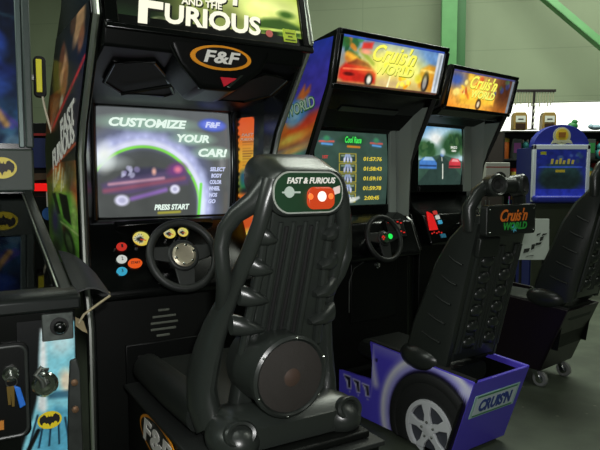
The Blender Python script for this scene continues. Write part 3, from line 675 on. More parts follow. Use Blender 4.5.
def road_screen(P):             # 1.2 x 1
    P.grad((0, 1), (96, 150, 196), (0, .55), (176, 206, 214)); P.ell(.45, .80, .28, .14, (236, 240, 236), 10, .6); P.ell(.85, .9, .3, .08, (170, 206, 220), 0, .6)
    P.ell(.95, .72, .42, .22, (46, 84, 50), 15, .3); P.ell(.15, .6, .35, .16, (54, 92, 56), -10, .3); P.spots(20, .75, 1.2, .58, .85, .03, .08, [(36, 70, 40), (70, 104, 60), (30, 58, 36)], 3, .8); P.spots(14, 0, .4, .5, .7, .03, .07, [(40, 76, 44), (70, 104, 64)], 6, .8)
    P.poly([(0, 0), (1.2, 0), (1.2, .42), (.66, .52), (.52, .52), (0, .42)], (56, 84, 70), .01); P.poly([(-.1, -.05), (1.2, -.05), (1.3, .1), (.62, .51), (.54, .51)], (46, 66, 60), .01)
    P.line((.64, .12), (.62, .36), .014, (226, 230, 216), .4); P.line((.6, .42), (.59, .48), .008, (220, 226, 210), .4)
    P.poly([(.02, .28), (.02, .40), (.12, .47), (.36, .47), (.46, .38), (.46, .28)], (74, 128, 200), .012); P.poly([(.10, .42), (.16, .48), (.33, .48), (.40, .42)], (160, 196, 226), .01); P.line((.04, .33), (.44, .33), .014, (40, 66, 110), .5)
    P.poly([(.80, .30), (.80, .40), (.88, .47), (1.08, .46), (1.16, .39), (1.16, .30)], (206, 60, 70), .012); P.poly([(.87, .41), (.91, .46), (1.05, .45), (1.1, .41)], (240, 160, 160), .01); P.line((.82, .33), (1.14, .33), .012, (90, 30, 30), .5); P.ell(.60, .52, .05, .03, (90, 130, 190), 0, .4)
    P.ell(.62, .57, .06, .05, (200, 214, 214), 0, .6); P.noise(9, .1, 5)

def world_cab(name, label, O, A, sw0, sw1, su0, su1, marq, screen_paint, aspect, tex, mu0=-.365, mu1=.36, lf=None):
    T = Thing(name, label, 'arcade machine', O, A, base=(0, 0), group='world racing cabinets')
    prof = [(v, w) for w, v in WF] + [(v, w) for w, v in WB]
    LF = lf or WF
    left = MB().prism([(v, w) for w, v in LF] + [(v, w) for w, v in WB], 'u', -.365, -.340).build('side_panel', BLACK, T, bevel=.004)
    right = MB().prism(prof, 'u', .340, .365).build('side_panel', BLACK, T, bevel=.004)
    for u, p, F_ in ((-.352, left, LF), (.352, right, WF)):
        MB().tube([(u, v + .004, w) for w, v in F_[:4]], .011, n=8).build('edge_trim', RUBBER, T, p)
    def ss(a, b):
        w = 1.24 + b * .60; v1 = float(np.interp(w, [q[0] for q in LF][::-1], [q[1] for q in LF][::-1])) - .024; v0 = v1 - .30
        return (-.3665, v0 + (v1 - v0) * a, w)
    art('side_art', T, left, ss, 1, 3, world_side_paint, PRINT, 50, 130, out=(-1, 0, 0), label='printed side art of flames and a globe on blue')
    if lf is None: letters('side_lettering', 'WORLD', T, left, (-.3675, .045, 1.545), (0, 1, .16), (0, -.1, 1), .25, .062, mat('green outline', (40, 120, 60), .4), -.1, .045)
    if lf is None: letters('side_lettering', 'WORLD', T, left, (-.3685, .045, 1.546), (0, 1, .16), (0, -.1, 1), .24, .052, mat('lettering pale green', (196, 220, 200), .4), -.1, .0)
    MB().prism([(.30, 1.865), (.26, 1.65), (.05, sw1 + .02), (-.05, sw1 + .02), (-.05, sw0 - .02), (-.40, sw0 - .02), (-.40, 1.45), (-.10, 1.80)], 'u', -.34, .34).build('body', SATIN, T)
    hd = MB().prism([(.27, 1.622), (.22, 1.585), (.07, sw1 + .06), (.02, sw1 + .005), (-.02, sw1 + .005), (-.02, sw1 + .08), (.2, 1.66)], 'u', -.34, .34).build('header', BLACK, T, bevel=.005)
    k = .62
    MB().slab([(-.20, .07 + (.22 - .07) * k + .004, (sw1 + .06) + (1.585 - sw1 - .06) * k), (.19, .07 + (.22 - .07) * k + .004, (sw1 + .06) + (1.585 - sw1 - .06) * k),
               (.19, .07 + (.22 - .07) * (k - .22) + .004, (sw1 + .06) + (1.585 - sw1 - .06) * (k - .22)), (-.20, .07 + (.22 - .07) * (k - .22) + .004, (sw1 + .06) + (1.585 - sw1 - .06) * (k - .22))], (0, .004, -.004)).build('header_strip', mat('dim grey strip', (46, 52, 48), .5), T, hd)
    Q = quad((mu0 + .02, .290, 1.635), (mu1 - .02, .290, 1.635), (mu1 - .02, .343, 1.846), (mu0 + .02, .343, 1.846))
    fr = MB()
    for a0, a1, b0, b1 in ((-.03, 1.03, -.11, 0), (-.03, 1.03, 1.0, 1.11), (-.03, 0, 0, 1), (1.0, 1.04, 0, 1)):
        fr.slab([Q(a0, b0), Q(a1, b0), Q(a1, b1), Q(a0, b1)], (0, .014, -.003))
    mq = fr.build('marquee', BLACK, T, bevel=.004)
    art('marquee_panel', T, mq, Q, 2.9, 1, marq, art_mat('backlit marquee', 1.12, .2), 170, 60, label='backlit marquee picture of racing cars')
    up = Vector((0, .053, .208)); c = Vector(Q(.50, .60)) + Vector((0, .003, 0))
    yl = glow('marquee yellow', (250, 246, 96), 1.05); yd = glow('marquee olive', (150, 150, 30), .8)
    script_logo(T, mq, c + Vector((.003, -.001, -.003)), up, .33, yd, yd); script_logo(T, mq, c + Vector((0, .001, 0)), up, .325, yl, glow('marquee pale', (244, 244, 110), 1.05))
    # screen
    SS = tube_surf(su0, su1, sw0, sw1, .016, .002)
    scr = art('screen', T, None, SS, aspect, 1, screen_paint, SCREEN, 150, 120, label='lit screen')
    def on(x, y): return Vector(SS(x / aspect, y)) + Vector((0, .003, 0))
    for body, x, y, wd, ht, c_, sh in tex:
        letters('screen_lettering', body, T, scr, on(x, y), (1, 0, 0), (0, 0, 1), wd, ht, glow('screen ink %d %d %d' % c_, c_, 1.0), sh, .03, .0004)
    bz = MB().box(-.34, su0 - .003, -.03, .012, sw0 - .05, sw1 + .03).box(su0 - .003, su1 + .003, -.03, .024, sw1, sw1 + .03).box(su0 - .003, su1 + .003, -.03, .024, sw0 - .05, sw0)
    bz.build('screen_bezel', BLACK, T, bevel=.005)
    MB().slab([(su1 + .003, .01, sw0 - .05), (.315, .02, sw0 - .05), (.30, .02, sw1 + .03), (su1 + .003, .01, sw1 + .03)], (0, .02, 0)).build('bezel_cheek', GREYP, T, bevel=.004, label='grey bezel beside the screen')
    wt, wb = sw1 + .10, .99
    r1 = []
    for i in range(9):
        z = i / 8; w = wb + (wt - wb) * z
        a = Vector((.318 - .022 * z ** 1.8, 0, w)); b = Vector((.334, .105 + .02 * z, w)); n1 = Vector((.012, -.006, 0))
        r1.append([a, b, b + n1, a + n1])
    MB().loft(r1).build('wing_panel', GREYP, T, label='grey wing panel beside the screen')
    ln = [(.10, .985), (.115, 1.0), (.12, 1.29)] + [(wfv(w) - .006, w) for w in (1.32, 1.40, 1.50, 1.58)] + [(.13, 1.58), (.125, 1.40)]
    MB().prism([(.10, .99), (wfv(.99) + .03, .99), (wfv(1.29) + .014, 1.29), (wfv(1.40) - .004, 1.40), (wfv(1.50) - .008, 1.50), (wfv(1.575) - .012, 1.575), (.10, 1.575)], 'u', .334, .3405).build('side_liner', GREYP, T, right, label='grey liner inside the right side panel')
    # dash
    nrm = Vector((0, .916, .40)).normalized()
    def dp(u, w, l=0.0): return Vector((u, .12 + (.96 - w) * (.07 / .16) + .012, w)) + nrm * l
    dash = MB().prism([(-.05, sw0 - .02), (.06, 1.0), (.13, .965), (.205, .80), (.20, .775), (-.1, .775)], 'u', -.34, .34).build('control_panel', BLACK, T, bevel=.01, seg=3)
    MB().prism([(.11, .775), (.11, .02), (-.3, .02), (-.3, .775)], 'u', -.34, .34).build('lower_front', SATIN, T, bevel=.006)
    wh = wheel(T, (.0, .265, .896), (0, .95, .31), .112, .0125, mat('wheel grip', (28, 31, 29), .5, bump=.2), mat('dark hub', (22, 24, 23), .4), .03, False)
    hp = Vector((.0, .265, .896)) + Vector((0, .95, .31)) * .016
    MB().lathe([(0, 0), (.014, 0), (.011, .006), (0, .006)], hp + Vector((.022, .006, .006)), (0, .95, .31), 18).build('horn_light', glow('green lamp', (30, 226, 80), 1.2), T, wh, label='round green light')
    rl = glow('red lamp', (226, 44, 36), .8)
    for x, z in ((-.030, .004), (-.022, -.006), (-.016, .003), (-.025, .010)):
        MB().ball(hp + Vector((x, .004, z)), .004, 8, 6).build('hub_lamp', rl, T, wh)
    gp_ = MB().slab([dp(.115, .97, -.005), dp(.245, .97, -.005), dp(.245, .875, -.005), dp(.115, .875, -.005)], nrm * .03).build('gauge_box', SATIN, T, dash, bevel=.004)
    for i, (x, w) in enumerate(((.135, .955), (.150, .948), (.165, .955), (.20, .955), (.222, .948), (.137, .905), (.150, .898), (.165, .905), (.185, .90), (.205, .905), (.225, .898))):
        MB().box(*(lambda q: (q[0] - .006, q[0] + .006, q[1], q[1] + .003, q[2] - .003, q[2] + .003))(dp(x, w, .026))).build('red_segment', rl, T, gp_)
    MB().slab([dp(.17, .94, .025), dp(.21, .94, .025), dp(.21, .918, .025), dp(.17, .918, .025)], nrm * .003).build('gauge_plate', mat('dim plate', (96, 92, 82), .5), T, gp_)
    for u, w, c_, nm in ((-.215, .975, (206, 60, 52), 'red'), (-.205, .945, (222, 226, 214), 'white'), (-.195, .915, (70, 170, 206), 'cyan')):
        MB().slab([dp(u - .016, w + .011), dp(u + .016, w + .011), dp(u + .016, w - .011), dp(u - .016, w - .011)], nrm * .012).build('view_button', glow('square button ' + nm, c_, .7), T, dash, bevel=.002, label=nm + ' square button')
    MB().slab([dp(-.325, .87), dp(-.245, .87), dp(-.25, .965), dp(-.295, .985)], nrm * .012).build('shift_plate', glow('red lit plate', (224, 30, 30), .85), T, dash, bevel=.003, label='glowing red plate')
    MB().slab([dp(-.235, .818), dp(-.185, .818), dp(-.185, .842), dp(-.235, .842)], nrm * .008).build('blue_sticker', mat('cyan sticker', (70, 170, 214), .5), T, dash)
    for i in range(5):
        MB().ball(dp(-.31 + .024 * i, .85 + .006 * (i % 2), .004), .005, 8, 6).build('red_stud', rl, T, dash)
    lk = MB().lathe([(.019, 0), (.019, .010), (.012, .014), (.011, .006), (0, .006)], (.095, .112, .735), (0, 1, .1), 24).build('coin_lock', CHROME, T)
    MB().box(-.09, .24, .109, .117, .44, .755).build('coin_door', mat('coin door black', (9, 11, 10), .4, spec=.25), T, bevel=.004)
    MB().tube([(-.10, .114, .50), (-.10, .114, .66), (-.07, .114, .73), (.0, .114, .76)], .004, n=8).build('door_edge', STEEL, T)
    return T

rows = ('01:57:76', '01:58:43', '01:59:10', '01:59:78', '2:00:45')
tex1 = [('Cool Race', .66, .89, .115, .035, (70, 232, 90), .3), ('1ST', .17, .655, .036, .016, (206, 60, 56), 0), ('2ND', .17, .52, .036, .016, (206, 60, 56), 0)]
tex1 += [(r, 1.02, .64 - .135 * k, .135 if k < 4 else .11, .022, (222, 200, 62), .1) for k, r in enumerate(rows)]
tex1 += [('TIME TO', .62, .105, .05, .010, (236, 238, 226), .2), ('BEAT', .66, .075, .04, .010, (236, 238, 226), .2)]
world_cab('racing_game_cabinet', 'black racing cabinet with blue flame side art and yellow times on screen', (.2694, 3.2311), 54, 1.055, 1.442, -.245, .262, world_marquee_paint, cool_screen, 1.33, tex1)
tex2 = [('RACE 2', .93, .66, .07, .018, (232, 236, 226), 0), ('DEMO', .93, .60, .05, .014, (232, 236, 226), 0)]
world_cab('racing_game_cabinet', 'far racing cabinet whose screen shows a road with a blue and a red car', (.951, 4.1), 50, 1.155, 1.54, -.235, .235, world_marquee_paint_far, road_screen, 1.2, tex2, lf=[(1.872, .335), (1.64, .25), (1.57, .03), (1.00, .02), (.96, .06), (.80, .12), (.77, .08), (0.0, .08)])

# ================================================================== the world racing seats
def world_seat(name, label, O, A, art_side, dz=0.0, dv=0.0, casters=False):
    T = Thing(name, label, 'arcade seat', O, A, base=(.015, .6), group='ribbed racing seats with twin headrest speakers')
    z0 = .105 if casters else .025
    H = .48 if casters else .385; VR = .97 + (.03 if casters else 0)
    U0, U1 = -.175, .205; FL = .15 if casters else .12
    PURP = mat('purple paint', (88, 74, 208), .35); DARKB = mat('maroon black board', (22, 13, 17), .4)
    edge = PURP if art_side else DARKB
    prof = [(.125, z0), (.125, .215 if art_side else .36), (.385, .23 if art_side else .38), (.352, .415 if art_side else H + .05), (VR, H), (VR - FL, z0)]
    lp = MB().prism(prof, 'u', U0, U0 + .018).build('side_panel', edge, T, bevel=.004)
    rp = MB().prism(prof, 'u', U1 - .018, U1).build('side_panel', edge, T, bevel=.004)
    for x0, x1 in ((U0 + .0175, U0 + .022), (U1 - .022, U1 - .0175)):
        MB().prism([(.372, .24), (.362, prof[3][1] - .02), (VR - .03, H - .025), (VR - .06, .24)], 'u', x0, x1).build('liner', SATIN, T, lp if x0 < 0 else rp)
    MB().slab([(U0 + .02, VR - .023, H - .022), (U1 - .02, VR - .023, H - .022), (U1 - .02, VR - .085, .24), (U0 + .02, VR - .085, .24)], (0, -.004, 0)).build('back_liner', SATIN, T, rp)
    MB().tube([(U0 + .012, .352, prof[3][1]), (U0 + .012, VR, H + .002)], .009, n=8).build('edge_trim', RUBBER, T, lp)
    MB().slab([(U0, VR, H - .004), (U1, VR, H - .004), (U1, VR - FL, z0), (U0, VR - FL, z0)], (0, -.018, 0)).build('back_panel', edge, T, bevel=.004)
    MB().prism([(.135, z0 + .004), (.135, (.21 if art_side else .355)), (.38, (.225 if art_side else .36)), (VR - .09, .25 + (.1 if casters else 0)), (VR - FL - .005, z0 + .004)], 'u', U0 + .017, U1 - .017).build('deck', SATIN, T)
    if art_side:
        def sp(P):        # metres: v from .06, w from 0
            P.grad((0, 0), (98, 88, 236), (.9, .3), (84, 70, 214)); X, Y = P.X, P.Y
            P.ell(.05, .02, .3, .16, (92, 88, 220), 0, .8, .7)
            P.line((.29, .40), (.34, .22), .02, (236, 236, 252), .9, .9); P.line((.29, .41), (.6, .40), .03, (150, 146, 232), .9, .8)
            cx, cy = .69, .115
            P.ring(cx, cy, .285, .285, .10, (206, 206, 246), .9, .95); P.ring(cx, cy, .30, .30, .035, (250, 250, 255), .9, .9); P.ell(cx, cy, .255, .255, (22, 18, 40), 0, .03)
            P.line((.86, .33), (.93, .355), .02, (220, 220, 250), .8, .8)
            for k in range(3):
                x = .13 + .068 * k
                P.poly([(x - .026, .205 - .004 * k), (x + .03, .205 - .004 * k), (x + .034, .14), (x + .004, .135), (x - .002, .165), (x - .026, .195)], (226, 226, 250), .004)
                P.poly([(x - .016, .198 - .004 * k), (x + .024, .198 - .004 * k), (x + .028, .146), (x + .012, .143), (x + .006, .18), (x - .016, .19)], (14, 12, 30), .004)
                P.ell(x + .02, .125, .006, .006, (170, 170, 230), 0, .4)
            P.ell(.345, .335, .008, .008, (12, 10, 26), 0, .3)
        N, M = 90, 44
        def sf(a, b):
            v = .128 + a * (VR - .133); top = float(np.interp(v, [.06, .372, .378, VR], [.213, .228, .41, H - .005])); lo = z0 if v < VR - FL else z0 + (v - VR + FL) / FL * (H - z0)
            return (U0 - .0015, v, lo + (top - lo) * b)
        # the print is painted in place: x along the base, y up
        A_, B_ = np.meshgrid(np.linspace(0, 1, N + 1), np.linspace(0, 1, M + 1))
        pts = [sf(a, b) for a, b in zip(A_.ravel(), B_.ravel())]
        P = Print(.9, .42, np.array([p[1] - .06 for p in pts]).reshape(A_.shape), np.array([p[2] for p in pts]).reshape(A_.shape)); sp(P)
        def hold(Q_): Q_.c = P.c
        art('side_art', T, lp, sf, .9, .42, hold, PRINT, N, M, out=(-1, 0, 0), label='purple side art with a pale arch and dark louvres')
        # the raised tyre and wheel in the arch
        cy, cz = .752, .118
        def disc(r0, r1, t0, t1, prof_, nm, m, par, n=56, **k_):
            mb = MB(); rings = []
            for r, h in prof_:
                ring = []
                for k in range(n):
                    a = 2 * PI * k / n; v = cy + r * math.cos(a); w = cz + r * math.sin(a)
                    w = max(w, .032); vmax = VR - FL - .005 + (w - z0) / (H - z0) * FL - .012; v = min(v, vmax)
                    ring.append((U0 - .002 - h, v, w))
                rings.append(ring)
            return mb.loft(rings, False).build(nm, m, T, par, **k_)
        tyre = disc(0, 0, 0, 0, [(.240, 0), (.240, .014), (.225, .020), (.205, .021), (.20, .018), (.17, .021), (.14, .020), (.128, .014)], 'tyre', mat('tyre rubber', (26, 27, 27), .6), lp)
        disc(0, 0, 0, 0, [(.130, .012), (.126, .022), (.112, .022), (.106, .010), (.0, .010)], 'wheel_well', mat('wheel shade', (60, 62, 70), .5), tyre)
        disc(0, 0, 0, 0, [(.131, .012), (.128, .026), (.110, .026), (.106, .012)], 'rim', mat('silver wheel', (214, 216, 220), .3, .2), tyre)
        for k in range(5):
            a = math.radians(90 + 72 * k + 8); d = Vector((0, math.cos(a), math.sin(a))); n_ = Vector((0, -math.sin(a), math.cos(a))); c = Vector((U0 - .012, cy, cz))
            MB().slab([c + d * .02 + n_ * .022, c + d * .065 + n_ * .014, c + d * .112 + n_ * .026, c + d * .112 - n_ * .026, c + d * .065 - n_ * .014, c + d * .02 - n_ * .022], (-.014, 0, 0)).build('spoke', mat('silver wheel', (214, 216, 220), .3, .2), T, tyre, bevel=.003)
            MB().ball(c + d * .034 + n_ * .0 + Vector((-.016, 0, 0)), .006, 8, 6).build('lug_nut', STEEL, T, tyre)
        MB().lathe([(0, 0), (.034, 0), (.034, .012), (.024, .016), (0, .016)], (U0 - .012, cy, cz), (-1, 0, 0), 28).build('hub_cap', mat('silver wheel', (214, 216, 220), .3, .2), T, tyre)
        # number plate
        def bk(u, k): return Vector((u, VR - FL + FL * k, z0 + (H - z0) * k))
        nb = Vector((0, .36, -.12)).normalized(); upb = Vector((0, .12, .36)).normalized()
        def off(p, l): return tuple(p + Vector((0, .95, -.31)) * l)
        pl = MB().slab([off(bk(-.138, .50), .002), off(bk(.168, .50), .002), off(bk(.168, .80), .002), off(bk(-.138, .80), .002)], (0, .003, -.001)).build('number_plate', mat('plate pale green', (176, 212, 206), .4), T, bevel=.002, label='pale number plate')
        MB().slab([off(bk(-.122, .54), .005), off(bk(.152, .54), .005), off(bk(.152, .76), .005), off(bk(-.122, .76), .005)], (0, .001, 0)).build('plate_field', mat('plate white', (212, 226, 232), .4), T, pl)
        letters('plate_lettering', "CRUIS'N", T, pl, off(bk(.015, .65), .0065), (1, 0, 0), upb, .22, .064, mat('plate blue', (40, 66, 150), .4), 0, .045)
        MB().slab([off(bk(-.12, .765), .0055), off(bk(.15, .765), .0055), off(bk(.15, .785), .0055), off(bk(-.12, .785), .0055)], (0, .001, 0)).build('plate_band', mat('plate green', (70, 140, 90), .4), T, pl)
        MB().slab([off(bk(-.12, .515), .0055), off(bk(.15, .515), .0055), off(bk(.15, .532), .0055), off(bk(-.12, .532), .0055)], (0, .001, 0)).build('plate_band', mat('plate green', (70, 140, 90), .4), T, pl)
    # seat
    def R(w): return .815 + dv + (w - dz - .42) * .24
    wz = lambda w: w + dz
    rings = []
    for w in (.42, .55, .70, .85, .97, 1.05):
        hu = float(np.interp(w, [.42, .7, 1.05], [.145, .150, .165]))
        rings.append([(.015 + x, R(wz(w)) - .03 + y, wz(w)) for x, y in rrect(hu, .03, .016)])
    shell = MB().loft(rings).build('back_shell', SEATM, T)
    for u in (-.135, -.112, -.02, .002, .025, .118, .142):
        MB().tube([(.015 + u, R(wz(.46)) + .002, wz(.46)), (.015 + u, R(wz(.92)) + .002, wz(.92))], .0105, n=8).build('rib', SEATM, T, shell)
    for u in (-.066, .072):
        for k in range(6):
            w = wz(.50 + .072 * k)
            MB().ball((.015 + u, R(w) - .004, w), (.042, .028, .030), 14, 8).build('scoop', SEATM, T, shell)
    MB().slab([(-.15, R(wz(.90)) + .002, wz(.885)), (-.02, R(wz(.90)) + .002, wz(.885)), (-.02, R(wz(.965)), wz(.965)), (-.15, R(wz(.965)), wz(.965))], (0, .022, -.006)).build('bracket', SEATD, T, shell, bevel=.006)
    for s in (-1, 1):
        rr = []
        for w, out, dep in ((.40, .185, .20), (.46, .195, .235), (.56, .20, .225), (.70, .195, .20), (.84, .186, .18), (.95, .178, .14), (1.02, .17, .09)):
            q = R(wz(w))
            rr.append([(.015 + s * x, y, wz(w)) for x, y in ((.135, q - .01), (.152, q - .002), (.168, q - .006), (out - .006, q - .035), (out, q - dep * .5), (out - .004, q - dep + .02), (out - .02, q - dep), (out - .035, q - dep + .02), (out - .04, q - dep * .5), (.14, q - .05))])
        wgm = MB().loft(rr).build('wing', SEATM, T, shell)
        for k in range(5):
            w = wz(.52 + .085 * k); q = R(w); o = .015 + s * float(np.interp(w - dz, [.46, .56, .70, .84, .95], [.196, .201, .196, .187, .179])); d = float(np.interp(w - dz, [.46, .95], [.19, .10]))
            MB().tube([(o, q - d * .80, w + .018), (o + s * .002, q - d * .5, w), (o - s * .002, q - d * .25, w - .012)], .0055, n=8).build('slot', HOLE if k % 1 else SEATD, T, wgm)
        MB().ball((.015 + s * .160, .66 + dv, wz(.41)), (.060, .12, .062), 18, 12).build('foot_lobe', SEATM, T, shell)
        # shoulder arm up to the headrest speaker
        MB().tube([(.015 + s * .155, R(wz(1.0)) - .05, wz(.99)), (.015 + s * .170, R(wz(1.06)) - .06, wz(1.08)), (.015 + s * .140, R(wz(1.1)) - .055, wz(1.14)), (.015 + s * .092, R(wz(1.12)) - .05, wz(1.172))], [.028, .028, .028, .026], n=14).build('shoulder_arm', SEATM, T, shell)
    cush = MB()
    cush.loft([[(.015 + x, R(wz(w)) - .075 + y, wz(w)) for x, y in rrect(hu, .025, .02)] for w, hu in ((.42, .12), (.6, .14), (.9, .13), (1.0, .12))]).build('back_cushion', SEATD, T)
    st_ = [[(.015 + x, v, wz(w) + y) for x, y in rrect(hu, hw, hw * .8)] for v, w, hu, hw in ((.20 + dv, .335, .13, .03), (.24 + dv, .345, .15, .045), (.60 + dv, .33, .155, .05), (.78 + dv, .33, .14, .04))]
    MB().loft(st_).build('seat_cushion', SEATD, T)
    yv = R(wz(1.04)) + .014
    lp_ = MB().slab([(.015 + x, yv - .02, wz(1.03) + y) for x, y in rrect(.165, .062, .014)], (0, .034, 0)).build('logo_panel', SEATD, T, bevel=.004, label='black panel with the script logo')
    script_logo(T, lp_, (.025, yv + .0155, wz(1.03)), (0, 0, 1), .205, mat('logo orange', (236, 124, 46), .4), mat('logo green', (54, 170, 70), .4))
    star = [((.022 if k % 2 == 0 else .011) * math.cos(PI * k / 7), (.018 if k % 2 == 0 else .009) * math.sin(PI * k / 7)) for k in range(14)]
    MB().slab([(.03 + x, yv + .0142, wz(.995) + y) for x, y in star], (0, .001, 0)).build('logo_burst', mat('logo cyan', (92, 190, 226), .4), T, lp_)
    for x, y in ((-.148, .045), (.148, .045), (-.148, -.045), (.148, -.045)):
        MB().ball((.015 + x, yv + .015, wz(1.03) + y), .004, 8, 6).build('rivet', CHROME, T, lp_)
    hv = R(wz(1.14)) - .03
    hdm = MB().tube([(-.055, hv, wz(1.170)), (.085, hv, wz(1.170))], .032, n=18).build('headrest_bar', SEATD, T)
    for s in (-1, 1):
        c = Vector((.015 + s * .082, hv + .005, wz(1.170)))
        pod = MB().lathe([(.030, -.04), (.044, -.03), (.046, .02), (.040, .028), (.034, .024), (.0, .012)], c, (s * .25, 1, .1), 28).build('speaker_pod', SEATM, T, hdm)
        MB().lathe([(.0, .013), (.030, .022), (.028, .026), (.016, .018), (0, .020)], c, (s * .25, 1, .1), 24).build('speaker_cone', RUBBER, T, pod)
    if casters:
        for u in (U0 + .05, U1 - .05):
            for v in (.16, VR - .20):
                fk = MB().box(u - .022, u + .022, v - .022, v + .022, z0 - .012, z0 - .0).slab([(u - .020, v - .014, z0 - .012), (u - .020, v + .014, z0 - .012), (u - .020, v + .040, .038), (u - .020, v + .018, .036)], (.004, 0, 0)).slab([(u + .017, v - .014, z0 - .012), (u + .017, v + .014, z0 - .012), (u + .017, v + .040, .038), (u + .017, v + .018, .036)], (.004, 0, 0)).build('caster', CHROME, T)
                MB().lathe([(.018, -.013), (.040, -.012), (.045, -.005), (.045, .005), (.040, .012), (.018, .013)], (u, v + .028, .045), (1, 0, 0), 24).build('caster_wheel', mat('grey caster rubber', (130, 132, 128), .5), T, fk)
                MB().lathe([(0, -.017), (.024, -.014), (.024, .014), (0, .017)], (u, v + .028, .045), (1, 0, 0), 14)  .build('caster_hub', CHROME, T, fk)
    return T
world_seat('racing_chair', 'ribbed black racing seat on a purple base with a painted car wheel and number plate', (.2694, 3.2311), 54, True)
world_seat('racing_chair', 'black racing seat on a plain dark box base with casters, at the right edge', (.951, 4.1), 50, False, .12, .20, True)

# ================================================================== the pinball machine at the left edge
T = Thing('pinball_machine', 'dark pinball machine at the left edge with yellow oval emblems and a blue front picture', 'pinball machine', (-.5128, 1.35), 61, base=(-.28, -.5))
PW = -.56
cab = MB().prism([(0, .84), (0, .50), (-1.18, .60), (-1.18, .99)], 'u', PW, 0).box(PW, 0, -.03, 0, .838, .912)
for u in (PW, -.02): cab.prism([(-.03, .912), (-.03, .838), (-1.18, .98), (-1.18, 1.15)], 'u', u, u + .02)
cab = cab.build('cabinet', BLACK, T, bevel=.004)
rail_m = mat('dark rail metal', (40, 44, 42), .4, .6)
def gl(v): return .925 + (-.06 - v) * .228         # height of the glass along its slope
for u in (PW + .008, -.012):
    MB().slab([(u - .014, -.02, .90), (u + .012, -.02, .90), (u + .012, -.02, gl(-.06) + .014), (u - .014, -.02, gl(-.06) + .014)], (0, -1.0, .228)).build('side_rail', rail_m, T, cab, bevel=.003)
MB().tube([(-.028, -.04, gl(-.06) + .012), (-.028, -1.0, gl(-1.0) + .006)], .0025, n=6).build('rail_bead', EDGE, T, cab)
MB().prism([(.022, .905), (.022, .935), (.0, .945), (-.075, .945), (-.075, .915)], 'u', PW - .012, .010).build('lockdown_bar', mat('dark bar metal', (30, 34, 32), .35, .5), T, cab, bevel=.006)
def pf(P):      # .56 x 1.0
    P.fill((18, 30, 40)); P.spots(60, 0, .56, 0, 1.0, .02, .07, [(24, 52, 92), (20, 38, 60), (38, 70, 110), (16, 24, 30), (46, 52, 40), (60, 96, 120)], 3, .8)
    P.spots(24, .25, .56, .1, .95, .008, .02, [(170, 200, 210), (200, 60, 50), (80, 130, 200), (190, 160, 60), (226, 226, 210)], 8, .9); P.line((.44, .1), (.5, .9), .012, (90, 80, 40)); P.noise(30, .3, 2)
pfm = art('playfield', T, cab, quad((PW + .02, -.09, .862), (-.03, -.09, .862), (-.03, -1.0, 1.02), (PW + .02, -1.0, 1.02)), .56, 1.0, pf, art_mat('self-glowing playfield print', .6, .3), 70, 110, out=(0, 0, 1), label='dark blue playfield picture')  # print emits light itself, standing in for the playfield lamps
for u, v, c in ((-.10, -.62, (204, 48, 44)), (-.16, -.45, (206, 214, 220)), (-.08, -.36, (200, 170, 40)), (-.22, -.55, (60, 110, 200)), (-.13, -.75, (190, 200, 190)), (-.20, -.30, (206, 60, 50))):
    w = .862 + (-.09 - v) * .174
    MB().lathe([(.020, 0), (.020, .012), (.013, .016), (.013, .036), (.022, .040), (.018, .048), (0, .050)], (u, v, w), (0, -.17, 1), 18).build('bumper', mat('bumper %d %d' % c[:2], c, .35), T, pfm)
MB().tube([(-.07, -.18, .90), (-.075, -.45, .945), (-.11, -.68, .99), (-.2, -.78, 1.0)], .007, n=8).build('ramp_rail', STEEL, T, pfm)
MB().slab([(-.10, -.12, .875), (-.045, -.12, .875), (-.045, -.26, .897), (-.10, -.26, .897)], (0, 0, .012)).build('apron_plate', mat('apron pale', (150, 146, 120), .5), T, pfm)
gm = bpy.data.materials.new('playfield glass'); gm.use_nodes = True
nt = gm.node_tree; nt.nodes.remove(nt.nodes['Principled BSDF'])
tr = nt.nodes.new('ShaderNodeBsdfTransparent'); gs_ = nt.nodes.new('ShaderNodeBsdfGlossy'); mx = nt.nodes.new('ShaderNodeMixShader'); fr_ = nt.nodes.new('ShaderNodeFresnel')
tr.inputs['Color'].default_value = (.9, .94, .93, 1); gs_.inputs['Roughness'].default_value = .03; fr_.inputs['IOR'].default_value = 1.5
nt.links.new(fr_.outputs['Fac'], mx.inputs['Fac']); nt.links.new(tr.outputs['BSDF'], mx.inputs[1]); nt.links.new(gs_.outputs['BSDF'], mx.inputs[2]); nt.links.new(mx.outputs['Shader'], nt.nodes['Material Output'].inputs['Surface'])
MB().slab([(PW + .02, -.07, gl(-.07)), (-.024, -.07, gl(-.07)), (-.024, -1.0, gl(-1.0)), (PW + .02, -1.0, gl(-1.0))], (0, 0, .004)).build('playfield_glass', gm, T, cab)
bbox = MB().box(PW - .04, .012, -1.17, -1.0, 1.13, 1.98).build('backbox', BLACK, T, bevel=.006)
frm = mat('grey backbox moulding', (64, 76, 72), .45, bump=.4, bscale=250)
MB().box(-.012, .016, -1.01, -.985, 1.31, 1.98).build('backbox_moulding', frm, T, bbox, bevel=.006); MB().box(-.034, -.014, -1.01, -.99, 1.31, 1.98).build('backbox_moulding', mat('pale moulding', (92, 106, 104), .4, .4), T, bbox, bevel=.004)
